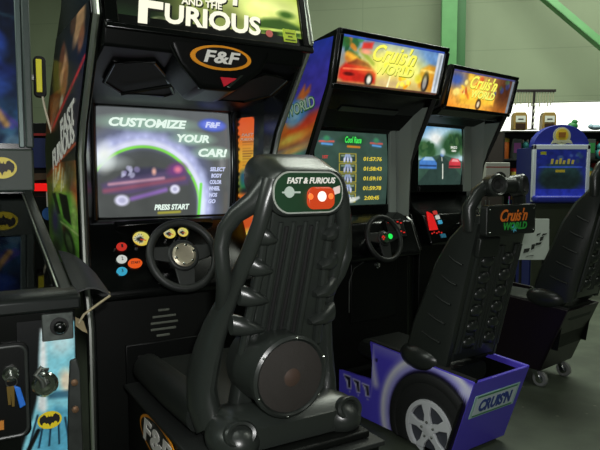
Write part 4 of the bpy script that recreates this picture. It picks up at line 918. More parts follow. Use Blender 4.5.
def bg(P):      # .56 x .66, an abstract night city
    P.grad((0, .66), (8, 14, 30), (0, 0), (24, 52, 92)); P.spots(26, .2, .56, 0, .18, .015, .05, [(70, 120, 150), (40, 80, 120), (110, 150, 170), (30, 60, 100)], 3, .8)
    P.spots(14, .15, .56, .2, .4, .03, .08, [(32, 60, 150), (26, 46, 120), (48, 84, 176)], 6, .8); P.ell(.42, .40, .09, .03, (46, 78, 180), -8, .3); P.ell(.46, .40, .03, .022, (110, 170, 200), 0, .5)
    for k in range(6): P.line((.3 + .03 * k, .26 - .02 * k), (.42 + .03 * k, .06), .008, (40 + 10 * k, 70, 160), .6, .8)
    P.line((.44, .20), (.52, .07), .012, (190, 150, 96), .5); P.poly([(.42, .60), (.48, .62), (.50, .57), (.44, .555)], (96, 128, 132), .008); P.poly([(.50, .57), (.54, .59), (.55, .55), (.51, .54)], (60, 96, 106), .008); P.poly([(.43, .655), (.52, .66), (.52, .645), (.44, .64)], (120, 130, 130), .01)
    P.line((.36, .5), (.56, .46), .006, (34, 60, 80)); P.line((.4, .53), (.56, .55), .006, (34, 60, 80)); P.noise(30, .35, 5)
art('backglass', T, bbox, quad((PW - .02, -.997, 1.325), (-.034, -.997, 1.325), (-.034, -.997, 1.97), (PW - .02, -.997, 1.97)), .56, .66, bg, art_mat('dim backglass', .42, .5, .1), 90, 100, label='dark blue lit backglass picture')
spk = MB().box(PW - .03, .012, -1.01, -.965, 1.150, 1.305).build('speaker_panel', mat('grey green speaker panel', (58, 68, 63), .5, bump=.2), T, bbox, bevel=.008)
yel = mat('emblem yellow', (232, 208, 40), .4); blk = mat('emblem black', (16, 15, 14), .5)
def emblem(par, c, ex, ey, r, n):
    c, ex, ey, n = Vector(c), Vector(ex), Vector(ey), Vector(n)
    rim = MB().slab([c + ex * (r * 1.28 * math.cos(2 * PI * k / 40)) + ey * (r * math.sin(2 * PI * k / 40)) for k in range(40)], n * .002).build('emblem', yel, T, par, label='yellow oval with a black winged emblem')
    half = [(0, .42), (.10, .42), (.14, .62), (.20, .40), (.34, .36), (.42, .60), (.62, .70), (1.02, .38), (1.08, .05), (.98, -.30), (.80, -.48), (.72, -.22), (.52, -.16), (.40, -.36), (.22, -.30), (.10, -.46), (0, -.72)]
    pts = half + [(-x, y) for x, y in half[::-1][1:-1]]
    MB().slab([c + n * .002 + ex * (x * r) + ey * (y * r) for x, y in pts], n * .0015).build('emblem_wings', blk, T, rim)
emblem(spk, (-.094, -.9645, 1.236), (1, 0, 0), (0, 0, 1), .038, (0, 1, 0)); emblem(spk, (-.40, -.9645, 1.236), (1, 0, 0), (0, 0, 1), .038, (0, 1, 0))
# front: coin door, picture, plunger, button
cd = MB().tube([(-.165 + x, .004, .735 + y) for x, y in rrect(.058 + .08, .105, .02)], .005, n=8, ref=(0, 1, 0), closed=True)
cdo = MB().slab([(-.235 + x, .0, .735 + y) for x, y in rrect(.135, .108, .02)], (0, .008, 0)).build('coin_door', mat('coin door black', (9, 11, 10), .4, spec=.25), T, cab, bevel=.003)
MB().tube([(-.235 + x, .008, .735 + y) for x, y in rrect(.128, .10, .018)], .0035, n=8, ref=(0, 1, 0), closed=True).build('door_edge', mat('door edge grey', (44, 48, 45), .4), T, cdo)
MB().lathe([(.017, 0), (.017, .008), (.012, .012), (0, .012)], (-.138, .006, .776), (0, 1, 0), 24).build('door_lock', CHROME, T, cdo)
MB().slab([(-.19, .008, .655), (-.155, .008, .655), (-.155, .008, .675), (-.19, .008, .675)], (0, .003, 0)).build('door_label', mat('orange label', (190, 120, 40), .5), T, cdo)
def fp(P):      # .10 x .32, plain patches of colour
    P.fill((12, 14, 15)); P.poly([(.034, .16), (.036, .24), (.04, .29), (.052, .31), (.10, .31), (.10, .0), (.02, .0), (.0, .03), (.02, .10)], (138, 214, 230), .003)
    P.poly([(.030, .12), (.040, .30), (.050, .30), (.046, .10)], (238, 248, 248), .004); P.ell(.075, .265, .022, .028, (196, 236, 242), 0, .5); P.ell(.085, .17, .014, .03, (232, 222, 196), 10, .4)
    P.poly([(.03, .10), (.06, .12), (.10, .10), (.10, .02), (.06, .0), (.02, .03)], (92, 176, 206), .006); P.poly([(.046, .155), (.10, .15), (.10, .132), (.05, .138)], (40, 84, 110), .004, .8)
    for k in range(5): P.line((.03 + .012 * k, .105 - .004 * k), (.012 + .018 * k, .03), .0018, (24, 52, 72), .5)
    P.line((.0, .0), (.03, .07), .004, (12, 14, 15)); P.noise(90, .12, 4)
fa = art('front_picture', T, cab, quad((-.122, .0015, .565), (-.003, .0015, .565), (-.003, .0015, .885), (-.122, .0015, .885)), .10, .32, fp, PRINT, 60, 150, label='blue and white patches of a printed picture')
emblem(fa, (-.062, .002, .655), (1, 0, 0), (0, 0, 1), .020, (0, 1, 0))
pb = MB().box(-.072, -.006, .002, .007, .836, .898).build('launch_plate', mat('plate dull grey', (70, 76, 72), .5, .4, vary=.3, vscale=60), T, cab, bevel=.003)
MB().lathe([(.020, 0), (.020, .004), (.013, .006), (.013, .012), (0, .012)], (-.036, .006, .868), (0, 1, 0), 24).build('button_collar', RUBBER, T, pb); MB().ball((-.036, .022, .868), (.014, .012, .014), 16, 10).build('ball_button', BLACK, T, pb)
MB().lathe([(.028, 0), (.028, .010), (.024, .014), (.020, .010), (.012, .010), (.010, .024), (0, .026)], (-.070, .004, .742), (0, 1, 0), 32).build('lock_escutcheon', CHROME, T, cab, label='round chrome plunger plate')
MB().tube([(-.075, .03, .742), (-.078, .032, .758), (-.090, .032, .772), (-.078, .032, .786), (-.066, .03, .778)], .006, n=10).build('plunger_hook', STEEL, T, cab)
for u in (-.012, PW + .012):
    lg = MB().slab([(u - .004, .006, .785), (u + .010, .010, .79), (u + .018, .004, .76), (u + .022, .03, .03), (u - .012, .03, .03), (u - .014, .006, .60), (u - .010, .006, .70)], (0, -.012, 0)).build('leg', mat('leg grey steel', (44, 48, 45), .5, .4, vary=.3, vscale=30), T, bevel=.003)
    for w in (.735, .672):
        MB().lathe([(.008, 0), (.008, .006), (.004, .008), (0, .008)], (u + .004, .008, w), (0, 1, 0), 8).build('leg_bolt', mat('rusty bolt', (110, 84, 60), .6, .5), T, lg)
    MB().lathe([(.02, 0), (.02, .015), (.008, .03), (0, .03)], (u + .002, .024, .0), (0, 0, 1), 16).build('leg_foot', RUBBER, T, lg)
    MB().slab([(u - .02, -1.16, .65), (u + .02, -1.16, .65), (u + .02, -1.18, .0), (u - .02, -1.18, .0)], (0, .012, 0)).build('leg', mat('leg grey steel', (44, 48, 45), .5, .4), T)
flap = MB(); fr2 = []
for k in range(8):
    z = k / 7; q = .014 * math.sin(PI * z)
    fr2.append([(.004 + .078 * z, -.30 + .10 * z, 1.005 + q - .055 * z), (.004 + .078 * z, -.015, .938 + q - .012 * z), (.004 + .078 * z, -.015, .934 + q - .012 * z), (.004 + .078 * z, -.30 + .10 * z, 1.0 + q - .055 * z)])
fl = flap.loft(fr2).build('side_flap', mat('black flap', (20, 23, 21), .5, bump=.2), T, cab, label='black flap folded over the front corner')
MB().tube([(.083, -.04, .925), (.080, -.014, .922), (.05, -.010, .905), (.02, -.010, .885), (.008, -.012, .865)], .003, n=8).build('flap_edge', mat('worn edge', (150, 140, 110), .5), T, fl)
MB().slab([(.004, -.04, .875), (.022, -.03, .865), (.03, -.03, .835), (.018, -.03, .842), (.004, -.04, .855)], (0, -.006, 0)).build('corner_bracket', mat('worn bracket', (140, 128, 96), .5, .4), T, cab)

# keys in the coin door lock
T2 = Thing('key_ring', 'small bunch of keys with a blue tag hanging in the pinball coin door lock', 'keys', (-.5128, 1.35, 0), 61, base=(-.138, .02))
MB().lathe([(.004, 0), (.004, .02), (0, .02)], (-.138, .018, .776), (0, 1, 0), 10).build('lock_key', STEEL, T2); MB().tube([(-.138 + .011 * math.cos(2 * PI * k / 20), .032, .764 + .011 * math.sin(2 * PI * k / 20)) for k in range(20)], .0012, n=6, ref=(0, 1, 0), closed=True).build('ring', STEEL, T2)
for dx, l in ((-.010, .04), (-.003, .045)):
    MB().slab([(-.138 + dx, .033, .756), (-.130 + dx, .033, .756), (-.131 + dx, .033, .756 - l), (-.136 + dx, .033, .756 - l)], (0, .002, 0)).build('key', mat('brass key', (140, 116, 60), .4, .8), T2)
MB().slab([(-.134, .036, .758), (-.122, .036, .752), (-.112, .036, .712), (-.124, .036, .706)], (0, .006, 0)).build('key_tag', mat('blue tag', (40, 110, 206), .4), T2, bevel=.002, label='blue plastic tag')

# ================================================================== things glimpsed between the pinball machine and the first cabinet
def at(px, py, Y):          # a spot in the hall, Y metres ahead of the photographer
    P_ = math.atan(47 / 600); y = (225 - py) / 600; x = (px - 300) / 600
    d = Vector((x, math.cos(P_) + y * math.sin(P_), -math.sin(P_) + y * math.cos(P_)))
    return Vector((0, 0, 1.2)) + d * (Y / d.y)
def world_thing(name, label, cat, x, y, rot=90, group=None): return Thing(name, label, cat, (x, y), rot, (0, 0), group)
p = at(39, 150, 3.9)
T = world_thing('arcade_cabinet', 'dark game cabinet with blue panel and red light strip behind the pinball machine', 'arcade machine', p.x - .05, 3.95)
b_ = MB().box(-.22, .22, -.5, 0, 0.0, 1.16).box(-.22, .22, -.45, -.02, 1.16, 1.56).build('body', SATIN, T, bevel=.006)
MB().box(-.17, .17, -.03, .004, 1.265, 1.46).build('panel', mat('blue panel', (26, 40, 96), .5), T, bevel=.004, label='dark blue panel'); MB().box(-.18, .18, -.03, .01, 1.475, 1.49).build('trim_strip', mat('red strip', (170, 34, 30), .5), T)
MB().box(-.21, .21, -.03, .03, 1.115, 1.165).build('light_strip', glow('red light strip', (232, 22, 20), .95), T, bevel=.004, label='glowing red strip'); MB().slab([(-.21, .0, 1.17), (.21, .0, 1.20), (.21, .0, 1.235), (-.21, .0, 1.225)], (0, .03, 0)).build('ledge', mat('brown ledge', (84, 60, 40), .5), T)
MB().box(-.20, .20, .0, .006, .15, 1.08).build('lower_panel', mat('coin door black', (9, 11, 10), .4, spec=.25), T, bevel=.003)
p = at(36, 205, 3.75)
T = world_thing('paddle', 'small blue paddle with a white handle hanging below the red light strip', 'paddle', p.x, 3.942)
MB().box(-.012, .012, .0, .012, 1.01, 1.113).build('handle', WHITE, T, bevel=.004, label='white handle'); MB().lathe([(0, -.006), (.042, -.006), (.042, .006), (0, .006)], (0, .006, .965), (0, 1, 0), 28).build('blade', mat('paddle blue', (44, 96, 170), .45), T, label='blue round blade')
p = at(46, 240, 4.4)
T = world_thing('crate', 'pale olive green box low behind the pinball glass', 'box', p.x + .02, 4.45)
MB().box(-.16, .16, -.3, 0, 0, .86).build('body', mat('olive board', (92, 112, 62), .7, vary=.15), T, bevel=.006); MB().box(-.165, .165, -.305, .005, .84, .88).build('lid', mat('olive lid', (104, 124, 70), .7), T, bevel=.004)
p = at(34, 73, 2.2)
T = Thing('tag_holder', 'black holder with a bright yellow face hanging beside the pinball backbox', 'holder', (-.5128, 1.35), 61, base=(.045, -1.06))
hb = MB().slab([(.046 + x, -1.0, 1.573 + y) for x, y in rrect(.021, .075, .016)], (0, -.03, 0)).build('holder', RUBBER, T, bevel=.004); MB().box(.032, .052, -1.002, -.994, 1.515, 1.635).build('face', mat('bright yellow', (236, 226, 40), .45), T, hb, bevel=.002, label='bright yellow face')
MB().tube([(.052, -1.0, 1.50), (.058, -1.0, 1.46), (.072, -1.005, 1.40), (.088, -1.01, 1.34)], .004, n=8).build('cord', mat('white cord', (206, 200, 176), .6), T, hb, label='white cord')
MB().box(.008, .028, -1.03, -1.01, 1.56, 1.58).build('hanger', STEEL, T)

# ================================================================== the far side of the hall
T = world_thing('game_kiosk', 'blue kiosk with an arched top, yellow crest and white frame beyond the seats', 'game kiosk', 2.53, 5.85)
BL = mat('kiosk blue', (34, 44, 150), .45, vary=.1); BLD = mat('kiosk dark blue', (26, 34, 104), .4)
arc = [(.27 * math.cos(PI * k / 20), 1.50 + .215 * math.sin(PI * k / 20)) for k in range(21)]
hd = MB().prism(arc, 'v', -.12, .0).build('arched_header', BL, T, bevel=.004)
MB().lathe([(0, 0), (.085, 0), (.085, .006), (0, .006)], (0, 0, 1.605), (0, 1, 0), 28).build('crest', mat('crest pale', (190, 190, 160), .5), T, hd, label='yellow and white crest'); MB().lathe([(0, 0), (.062, 0), (.062, .005), (0, .005)], (0, .005, 1.612), (0, 1, 0), 28).build('crest_disc', mat('crest yellow', (222, 190, 54), .5), T, hd)
MB().slab([(-.085, .006, 1.565), (.085, .006, 1.565), (.105, .006, 1.53), (0, .006, 1.545), (-.105, .006, 1.53)], (0, .006, 0)).build('crest_ribbon', mat('crest pale', (190, 190, 160), .5), T, hd); MB().slab([(-.035, .011, 1.64), (.035, .011, 1.64), (.03, .011, 1.59), (-.03, .011, 1.59)], (0, .003, 0)).build('crest_mark', mat('crest brown', (150, 96, 30), .5), T, hd)
MB().box(-.27, .27, -.45, -.02, .0, 1.5).build('cabinet', BLD, T, bevel=.004)
MB().box(-.275, -.245, -.03, .02, .97, 1.52).box(.245, .275, -.03, .02, .97, 1.52).box(-.275, .275, -.03, .02, 1.475, 1.52).build('frame', mat('kiosk white', (206, 214, 222), .5), T, bevel=.004, label='white frame')
def kp(P):
    P.fill((30, 42, 120)); P.ell(.5, .42, .42, .3, (34, 60, 60), 0, .15); P.ell(.5, .30, .42, .2, (24, 40, 40), 0, .3); P.band(.0, .14, (40, 56, 180), (36, 48, 160)); P.line((.08, .62), (.92, .62), .015, (60, 90, 200)); P.spots(14, .1, .9, .66, .95, .02, .05, [(40, 60, 140), (70, 96, 150), (50, 80, 110)], 2, .7); P.noise(12, .2, 2)
kq = quad((-.245, .0, 1.03), (.245, .0, 1.03), (.245, .0, 1.475), (-.245, .0, 1.475))
ks = art('screen_panel', T, None, kq, 1, 1, kp, art_mat('dim kiosk panel', .55, .3), 60, 60, label='dim blue game panel')
kl = MB()
for k, (x, h) in enumerate(((-.10, .05), (-.055, .04), (-.02, .055), (.015, .035), (.06, .05), (.10, .04))): kl.slab([(x, .003, 1.335), (x + .022, .003, 1.335), (x + .03, .003, 1.335 + h), (x + .006, .003, 1.335 + h)], (0, .002, 0))
kl.build('panel_title', glow('kiosk yellow text', (150, 142, 60), .6), T, ks); MB().box(-.20, -.145, .002, .006, 1.425, 1.455).build('label', mat('yellow sticker', (226, 224, 50), .5), T, ks); MB().box(-.05, .04, .002, .008, 1.255, 1.28).build('label', mat('label yellow', (206, 180, 50), .5), T, ks)
MB().box(-.275, .275, -.03, .10, .965, 1.03).build('ledge', BL, T, bevel=.02, seg=3, label='bright blue ledge'); MB().box(-.26, .26, -.01, .01, .04, .955).build('lower_panel', mat('olive dark panel', (52, 58, 42), .6), T, bevel=.003)
T = world_thing('poster_board', 'white board with black print leaning at the foot of the blue kiosk', 'board', 2.20, 5.55)
pbd = MB().slab([(-.17, .0, .44), (.12, .0, .44), (.12, -.02, .82), (-.17, -.02, .82)], (0, -.02, 0)).build('board', mat('white board', (206, 214, 208), .6), T)
bk_ = MB()
for x, z, w_x, h in ((-.12, .50, .05, .05), (-.05, .53, .03, .06), (-.01, .57, .05, .035), (.03, .61, .03, .05), (.05, .66, .04, .03), (-.10, .47, .07, .012), (.0, .66, .03, .03)):
    f_ = lambda z_: -.02 * (z_ - .44) / .38 + .0005
    bk_.slab([(x, f_(z), z), (x + w_x, f_(z + .015), z + .015), (x + w_x + .012, f_(z + h), z + h), (x + .008, f_(z + h), z + h - .008)], (0, .0012, 0))
bk_.build('board_print', mat('board ink', (40, 44, 40), .6), T, pbd)
MB().box(-.14, -.12, -.05, -.03, 0, .46).box(.07, .09, -.05, -.03, 0, .46).build('foot', RUBBER, T)
# tall dark cabinet and the white carton on its counter
T = world_thing('storage_cabinet', 'tall dark brown cabinet between the far screen and the toy shelf', 'cabinet', 2.10, 6.75)
MB().box(-.17, .17, -.4, 0, 0, 1.72).build('body', mat('brown black board', (34, 28, 24), .6), T, bevel=.005); MB().box(-.165, -.004, 0, .012, .05, 1.68).build('door', mat('brown door', (40, 33, 28), .6), T); MB().box(.004, .165, 0, .012, .05, 1.68).build('door', mat('brown door', (40, 33, 28), .6), T)
MB().box(-.025, -.014, .012, .03, .8, .95).build('handle', STEEL, T); MB().box(.014, .025, .012, .03, .8, .95).build('handle', STEEL, T)
T = world_thing('stand', 'low dark stand under the white carton behind the seats', 'stand', 1.72, 5.25)
MB().box(-.2, .2, -.3, 0, 1.04, 1.08).build('top', SATIN, T, bevel=.004); [MB().box(x - .02, x + .02, y - .02, y + .02, 0, 1.04).build('leg', SATIN, T) for x in (-.17, .17) for y in (-.27, -.03)]
T = Thing('carton', 'white carton with a dark round print standing behind the ribbed seat', 'box', (1.74, 5.25, 0), 90, (0, 0))
cb = MB().box(-.115, .095, -.2, -.02, 1.08, 1.335).build('carton', mat('carton white', (206, 206, 196), .6), T, bevel=.004); MB().lathe([(0, 0), (.055, 0), (.055, .002), (0, .002)], (.01, -.02, 1.20), (0, 1, 0), 24).build('print', mat('carton ink', (40, 40, 38), .6), T, cb); MB().box(-.115, .095, -.0205, -.0185, 1.29, 1.30).build('tape', mat('red tape', (170, 60, 50), .6), T, cb)

# toy shelf along the wall with its stock
T = world_thing('display_shelf', 'long dark shelf of toys and prizes under the bright window', 'shelf', 2.95, 6.95)
SX0, SX1 = -.62, .95
shm = mat('shelf dark', (30, 33, 30), .6); MB().box(SX0, SX1, -.32, -.30, 0, 1.74).build('back_panel', shm, T)
levels = [.06, .42, .78, 1.10, 1.42, 1.74]
for z in levels: MB().box(SX0, SX1, -.30, .0, z - .02, z).build('shelf_board', shm, T, bevel=.003)
for x in (SX0, SX1 - .02): MB().box(x - .002, x + .022, -.31, .004, 0, 1.74).build('upright', shm, T)
toy = random.Random(11)
pal = [((40, 120, 60), 'green'), ((190, 50, 44), 'red'), ((50, 110, 150), 'blue'), ((214, 110, 40), 'orange'), ((60, 150, 150), 'teal'), ((200, 180, 70), 'yellow'), ((120, 60, 120), 'purple'), ((190, 190, 176), 'white'), ((52, 60, 56), 'charcoal')]
LV = ['bottom shelf', 'second shelf up', 'third shelf up', 'fourth shelf up', 'top shelf']
def put_toy(x, z, lev, k):
    (c, cn) = pal[(k * 4 + lev * 3 + int(x * 9)) % len(pal)]; (c2, cn2) = pal[(k + lev * 5 + 2) % len(pal)]
    if cn2 == cn: c2, cn2 = pal[(k + lev * 5 + 4) % len(pal)]
    q = (k + lev) % 3; w = toy.uniform(.046, .054); h = toy.uniform(.21, .285)
    place = LV[lev] + (' left of the kiosk' if x < -.1 else ' right of the kiosk')
    if q == 0:
        t = Thing('toy_box', '%s toy box with %s print, %s' % (cn, cn2, place), 'toy box', (2.95 + x, 6.95, z), 90, (0, 0), 'toys on the display shelf')
        b = MB().box(-w, w, -.16, -.03, 0.0, h).build('carton', mat('toy ' + cn, c, .5), t, bevel=.004)
        MB().box(-w * .75, w * .75, -.03, -.027, h * .3, h * .8).build('front_print', mat('toy ' + cn2, c2, .5), t, b)
    elif q == 1:
        t = Thing('plush_toy', '%s plush toy with %s belly, %s' % (cn, cn2, place), 'plush toy', (2.95 + x, 6.95, z), 90, (0, 0), 'toys on the display shelf')
        b = MB().ball((0, -.10, h * .3), (w * .95, .06, h * .3), 14, 10).build('body', mat('toy ' + cn, c, .8), t); MB().ball((0, -.09, h * .68), (w * .8, .05, h * .2), 14, 10).build('head', mat('toy ' + cn, c, .8), t)
        for s in (-1, 1): MB().ball((s * w * .6, -.09, h * .86), (w * .28, .015, h * .1), 10, 8).build('ear', mat('toy ' + cn2, c2, .8), t)
        MB().ball((0, -.055, h * .3), (w * .6, .025, h * .2), 12, 8).build('belly', mat('toy ' + cn2, c2, .8), t, b)
    else:
        t = Thing('toy_can', '%s round toy tub with %s lid, %s' % (cn, cn2, place), 'toy tub', (2.95 + x, 6.95, z), 90, (0, 0), 'toys on the display shelf')
        MB().lathe([(w * .85, 0), (w * .95, .01), (w * .95, h * .75), (w * .85, h * .78)], (0, -.10, 0), (0, 0, 1), 20).build('tub', mat('toy ' + cn, c, .5), t)
        MB().lathe([(w, 0), (w, h * .12), (w * .7, h * .18), (0, h * .18)], (0, -.10, h * .77), (0, 0, 1), 20).build('lid', mat('toy ' + cn2, c2, .5), t)
n = 0
for lev in range(5):
    for x in (-.555, -.44, -.325, -.21, .42, .54, .66, .78, .88):
        if x < 0 and lev < 2: continue
        put_toy(x, levels[lev], lev, n); n += 1
# on top of the shelf
for x, lab in ((2.475, 'tan box on the shelf top, left of the pole'), (2.80, 'tan box on the shelf top, right of the pole')):
    t = Thing('dispenser_box', lab, 'dispenser', (x, 6.80, 1.74), 90, (0, 0), 'dispenser boxes on the shelf top')
    b = MB().prism([(-.08, 0), (.08, 0), (.075, .16), (.055, .195), (-.055, .195), (-.075, .16)], 'v', -.10, .0).build('case', mat('case tan', (150, 122, 60), .5), t, bevel=.004)
    MB().box(-.055, .055, 0, .004, .085, .155).build('front_label', mat('label white', (216, 220, 206), .5), t, b); MB().box(-.03, .03, .004, .006, .112, .125).build('label_print', mat('label ink', (50, 50, 46), .5), t, b); MB().box(-.055, .055, 0, .004, .012, .072).build('window', mat('dark brown window', (60, 44, 34), .3), t, b)
T = world_thing('hanging_rack', 'dark T-shaped rack hung with thin chains on top of the toy shelf', 'rack', 2.60, 6.78); T.e.location.z = 1.74
pole = MB().tube([(0, 0, 0), (.012, 0, .42)], .014, n=10).build('pole', mat('rack dark', (36, 30, 28), .5), T); MB().lathe([(.05, 0), (.05, .01), (0, .012)], (0, 0, 0), (0, 0, 1), 16).build('foot_plate', mat('rack dark', (36, 30, 28), .5), T)
MB().box(-.24, .25, -.015, .015, .415, .445).build('cross_bar', mat('rack dark', (36, 30, 28), .5), T, bevel=.005)
for k in range(16):
    x = -.225 + .03 * k
    if abs(x - .01) > .02: MB().tube([(x, 0, .415), (x + .003 * (k % 3 - 1), 0, .415 - toy.uniform(.10, .17))], .007, n=6).build('chain', mat('thin chain', (170, 170, 140), .5, .3), T)
for k in range(4): MB().ball((.004 + .003 * k, .016, .06 + .07 * k), (.012, .008, .02), 8, 6).build('pole_clip', mat('clip white', (206, 206, 190), .5), T, pole)
T = Thing('plush_toy', 'small green plush toy sitting on the shelf top right of the dispenser boxes', 'plush toy', (3.06, 6.80, 1.74), 90)
g = mat('toy green', (40, 120, 60), .5); MB().ball((0, 0, .04), (.06, .04, .045), 14, 8).build('body', g, T); MB().ball((.02, 0, .085), (.032, .03, .03), 12, 8).build('head', g, T); MB().ball((.045, .01, .09), (.016, .012, .010), 8, 6).build('snout', mat('toy white', (190, 190, 176), .5), T)
for x, cn, c in ((3.32, 'white and blue', (150, 176, 190)), (3.50, 'brown', (120, 84, 60)), (3.68, 'grey-green', (110, 130, 116))):
    t = Thing('plush_toy', cn + ' plush toy lying on the shelf top, right of the kiosk arch', 'plush toy', (x, 6.80, 1.74), 90, (0, 0))
    MB().ball((0, 0, .025), (.075, .05, .03), 14, 8).build('body', mat('plush ' + cn, c, .8), t); MB().ball((-.06, .01, .035), (.03, .03, .028), 12, 8).build('head', mat('plush ' + cn, c, .8), t)

# ================================================================== the hall itself
def struct(o, nm=None): o['kind'] = 'structure'; return o
fl = mat('worn concrete floor', (74, 82, 68), .62, vary=.22, vscale=5, bump=.15, bscale=60)
nt = fl.node_tree; tc = [x for x in nt.nodes if x.type == 'TEX_COORD'][0]; pb_ = nt.nodes['Principled BSDF']; src = pb_.inputs['Base Color'].links[0].from_socket
vo = nt.nodes.new('ShaderNodeTexVoronoi'); vo.inputs['Scale'].default_value = 9; nt.links.new(tc.outputs['Object'], vo.inputs['Vector'])
rp_ = nt.nodes.new('ShaderNodeValToRGB'); rp_.color_ramp.elements[0].position = .05; rp_.color_ramp.elements[0].color = (1, 1, 1, 1); rp_.color_ramp.elements[1].position = .09; rp_.color_ramp.elements[1].color = (0, 0, 0, 1)
mxn = nt.nodes.new('ShaderNodeMix'); mxn.data_type = 'RGBA'; nt.links.new(vo.outputs['Distance'], rp_.inputs['Fac']); mm = nt.nodes.new('ShaderNodeMath'); mm.operation = 'MULTIPLY'; mm.inputs[1].default_value = .35; nt.links.new(rp_.outputs['Color'], mm.inputs[0])
nt.links.new(mm.outputs[0], mxn.inputs['Factor']); nt.links.new(src, mxn.inputs['A']); mxn.inputs['B'].default_value = rgb(150, 150, 130); nt.links.new(mxn.outputs['Result'], pb_.inputs['Base Color'])
solo(MB().box(-7, 8, -4, 9.5, -.1, 0), 'floor', fl, kind='structure', smooth=False)
# back wall of metal panels with a ribbon window
wm = mat('olive grey wall panels', (138, 150, 122), .75, vary=.05, vscale=1.5)
nt = wm.node_tree; tc = [x for x in nt.nodes if x.type == 'TEX_COORD'][0]; pb_ = nt.nodes['Principled BSDF']; src = pb_.inputs['Base Color'].links[0].from_socket
bk = nt.nodes.new('ShaderNodeTexBrick'); bk.inputs['Scale'].default_value = 1; bk.inputs['Brick Width'].default_value = 4.2; bk.inputs['Row Height'].default_value = .585; bk.inputs['Mortar Size'].default_value = .006; bk.inputs['Mortar Smooth'].default_value = .6
bk.offset = 0; bk.inputs['Color1'].default_value = (1, 1, 1, 1); bk.inputs['Color2'].default_value = (.98, .98, .98, 1); bk.inputs['Mortar'].default_value = (.80, .82, .80, 1)
mp = nt.nodes.new('ShaderNodeMapping'); mp.inputs['Rotation'].default_value = (PI / 2, 0, 0); mp.inputs['Location'].default_value = (-.82, -.135, 0); nt.links.new(tc.outputs['Object'], mp.inputs['Vector']); nt.links.new(mp.outputs['Vector'], bk.inputs['Vector'])
mu = nt.nodes.new('ShaderNodeMix'); mu.data_type = 'RGBA'; mu.blend_type = 'MULTIPLY'; mu.inputs['Factor'].default_value = 1; nt.links.new(src, mu.inputs['A']); nt.links.new(bk.outputs['Color'], mu.inputs['B']); nt.links.new(mu.outputs['Result'], pb_.inputs['Base Color'])
e = bpy.data.objects.new('wall_back', None)
def wall_box(name, m, x0, x1, y0, y1, z0, z1, bevel=0.0, mb=None):
    """boxes in the wall's own line: it runs slightly towards the viewer on the right"""
    c, s = math.cos(math.radians(-10)), math.sin(math.radians(-10))
    mb_ = MB(); vs = [(x, y, z) for x in (x0, x1) for y in (y0, y1) for z in (z0, z1)]
    mb_.add(vs, [(0, 1, 3, 2), (4, 6, 7, 5), (0, 4, 5, 1), (2, 3, 7, 6), (0, 2, 6, 4), (1, 5, 7, 3)])
    o = mb_.build(name, m, None, bevel=bevel, smooth=False); o.rotation_euler.z = math.radians(-10); o.location = (0, 8.05, 0); o['kind'] = 'structure'
    return o
wb_ = MB()
for x0, x1, z0, z1 in ((-7, 2.2, 0, 5), (2.2, 7.5, 0, 1.70), (2.2, 7.5, 2.145, 5)):
    vs = [(x, y, z) for x in (x0, x1) for y in (0, .2) for z in (z0, z1)]; wb_.add(vs, [(0, 1, 3, 2), (4, 6, 7, 5), (0, 4, 5, 1), (2, 3, 7, 6), (0, 2, 6, 4), (1, 5, 7, 3)])
w_ = wb_.build('wall_back', wm, None, smooth=False); w_.rotation_euler.z = math.radians(-10); w_.location = (0, 8.05, 0); w_['kind'] = 'structure'
win = wall_box('window_1', glow('bright daylight pane', (250, 255, 240), 1.9), 2.2, 7.5, .10, .12, 1.70, 2.145)
fm = mat('window frame white', (200, 206, 190), .5)
for x0, x1, z0, z1 in ((2.2, 7.5, 2.135, 2.145), (2.2, 7.5, 1.70, 1.725)):
    o = wall_box('window_frame', fm, x0, x1, .07, .10, z0, z1); o.parent = win; o.matrix_parent_inverse = Matrix(); o.location = (0, 0, 0); o.rotation_euler = (0, 0, 0); del o['kind']
GR = mat('green painted steel', (92, 152, 92), .5, vary=.08); 
cx = 1.96
col = MB()
for a in ((cx - .16, cx + .02, -.30, -.28, 0, 5), (cx - .16, cx + .02, -.06, -.04, 0, 5), (cx - .06, cx - .04, -.28, -.06, 0, 5)):
    x0, x1, y0, y1, z0, z1 = a; vs = [(x, y, z) for x in (x0, x1) for y in (y0, y1) for z in (z0, z1)]; col.add(vs, [(0, 1, 3, 2), (4, 6, 7, 5), (0, 4, 5, 1), (2, 3, 7, 6), (0, 2, 6, 4), (1, 5, 7, 3)])
o = col.build('trim_1', GR, None, smooth=False); o.rotation_euler.z = math.radians(-10); o.location = (0, 8.05, 0); o['kind'] = 'structure'; o['label'] = 'green steel column against the wall'
o = wall_box('trim_2', mat('shade-coloured green steel', (52, 104, 56), .5), cx + .02, cx + .13, -.20, -.0, 0, 5); o['label'] = 'dark green side of the column, its shade put into the colour'  # same column's side, with its shade put into a darker green
a0 = at(541, -4, 7.25); a1 = at(612, 56, 7.05); d = (a1 - a0).normalized(); up_ = Vector((0, 0, 1)); n_ = d.cross(Vector((0, 1, 0))).normalized()
br = MB(); a0 = a0 - d * .8; a1 = a1 + d * 1.2
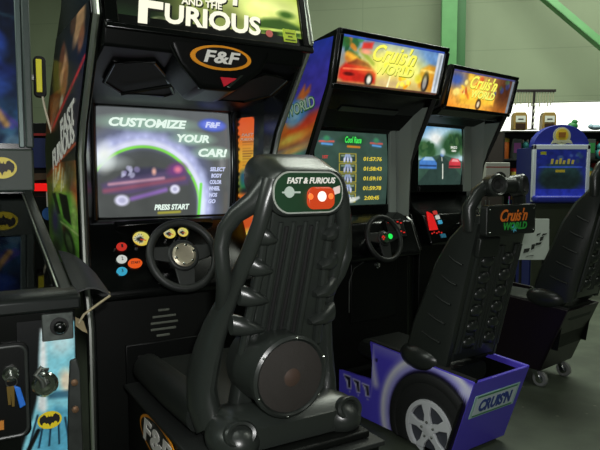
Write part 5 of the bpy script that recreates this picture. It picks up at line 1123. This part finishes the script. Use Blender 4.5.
br.slab([a0, a1, a1 + n_ * .085, a0 + n_ * .085], (0, .012, 0)); br.slab([a0, a1, a1 + Vector((0, .10, 0)), a0 + Vector((0, .10, 0))], n_ * .012)
o = br.build('trim_3', GR, None, smooth=False); o['kind'] = 'structure'; o['label'] = 'green diagonal steel brace'
solo(MB().box(-7.1, -6.9, -4, 9.6, 0, 5), 'wall_left', mat('side wall olive', (96, 112, 74), .8, vary=.06), kind='structure', smooth=False)

# ================================================================== light and camera
def area(name, loc, size, power, col=(1, 1, 1), rot=(0, 0, 0)):
    l = bpy.data.lights.new(name, 'AREA'); l.shape = 'RECTANGLE'; l.size, l.size_y = size; l.energy = power; l.color = col
    o = bpy.data.objects.new(name, l); COL.objects.link(o); o.location = loc; o.rotation_euler = rot; return o
area('hall_or_fill_lamp', (2.3, 5.5, 4.6), (4.4, .5), 205, (.93, 1, .86))
area('hall_or_fill_lamp', (-3.2, 5.4, 4.4), (2.4, .4), 60, (.93, 1, .86))  # unseen fill, added to lift the dark wall at the left
area('hall_or_fill_lamp', (-1.2, .6, 4.2), (2.4, .35), 24, (.92, 1, .90))
area('hall_or_fill_lamp', (3.2, 1.8, 4.4), (2.4, .4), 34, (.94, 1, .86))
area('hall_or_fill_lamp', (-2.6, .3, 3.0), (1.6, .5), 34, (.92, 1, .9), (0, math.radians(-38), 0))  # unseen tilted fill, added to brighten side art and seats from the left
area('camera_flash', (.05, -.01, 1.29), (.05, .03), 19, (1, 1, .98), (PI / 2 - .08, 0, 0))
w = bpy.data.worlds.new('hall'); SC.world = w; w.use_nodes = True
w.node_tree.nodes['Background'].inputs['Color'].default_value = (.55, .72, .55, 1); w.node_tree.nodes['Background'].inputs['Strength'].default_value = .02
cam = bpy.data.cameras.new('camera'); cam.sensor_width = 36; cam.lens = 36; cam.clip_start = .02
co = bpy.data.objects.new('camera', cam); COL.objects.link(co); co.location = (0, 0, 1.2); co.rotation_euler = (PI / 2 - math.atan(47 / 600), 0, 0)
SC.camera = co
SC.view_settings.view_transform = 'Standard'; SC.view_settings.look = 'None'; SC.view_settings.gamma = 1; SC.view_settings.exposure = 0
SC.view_settings.use_curve_mapping = False
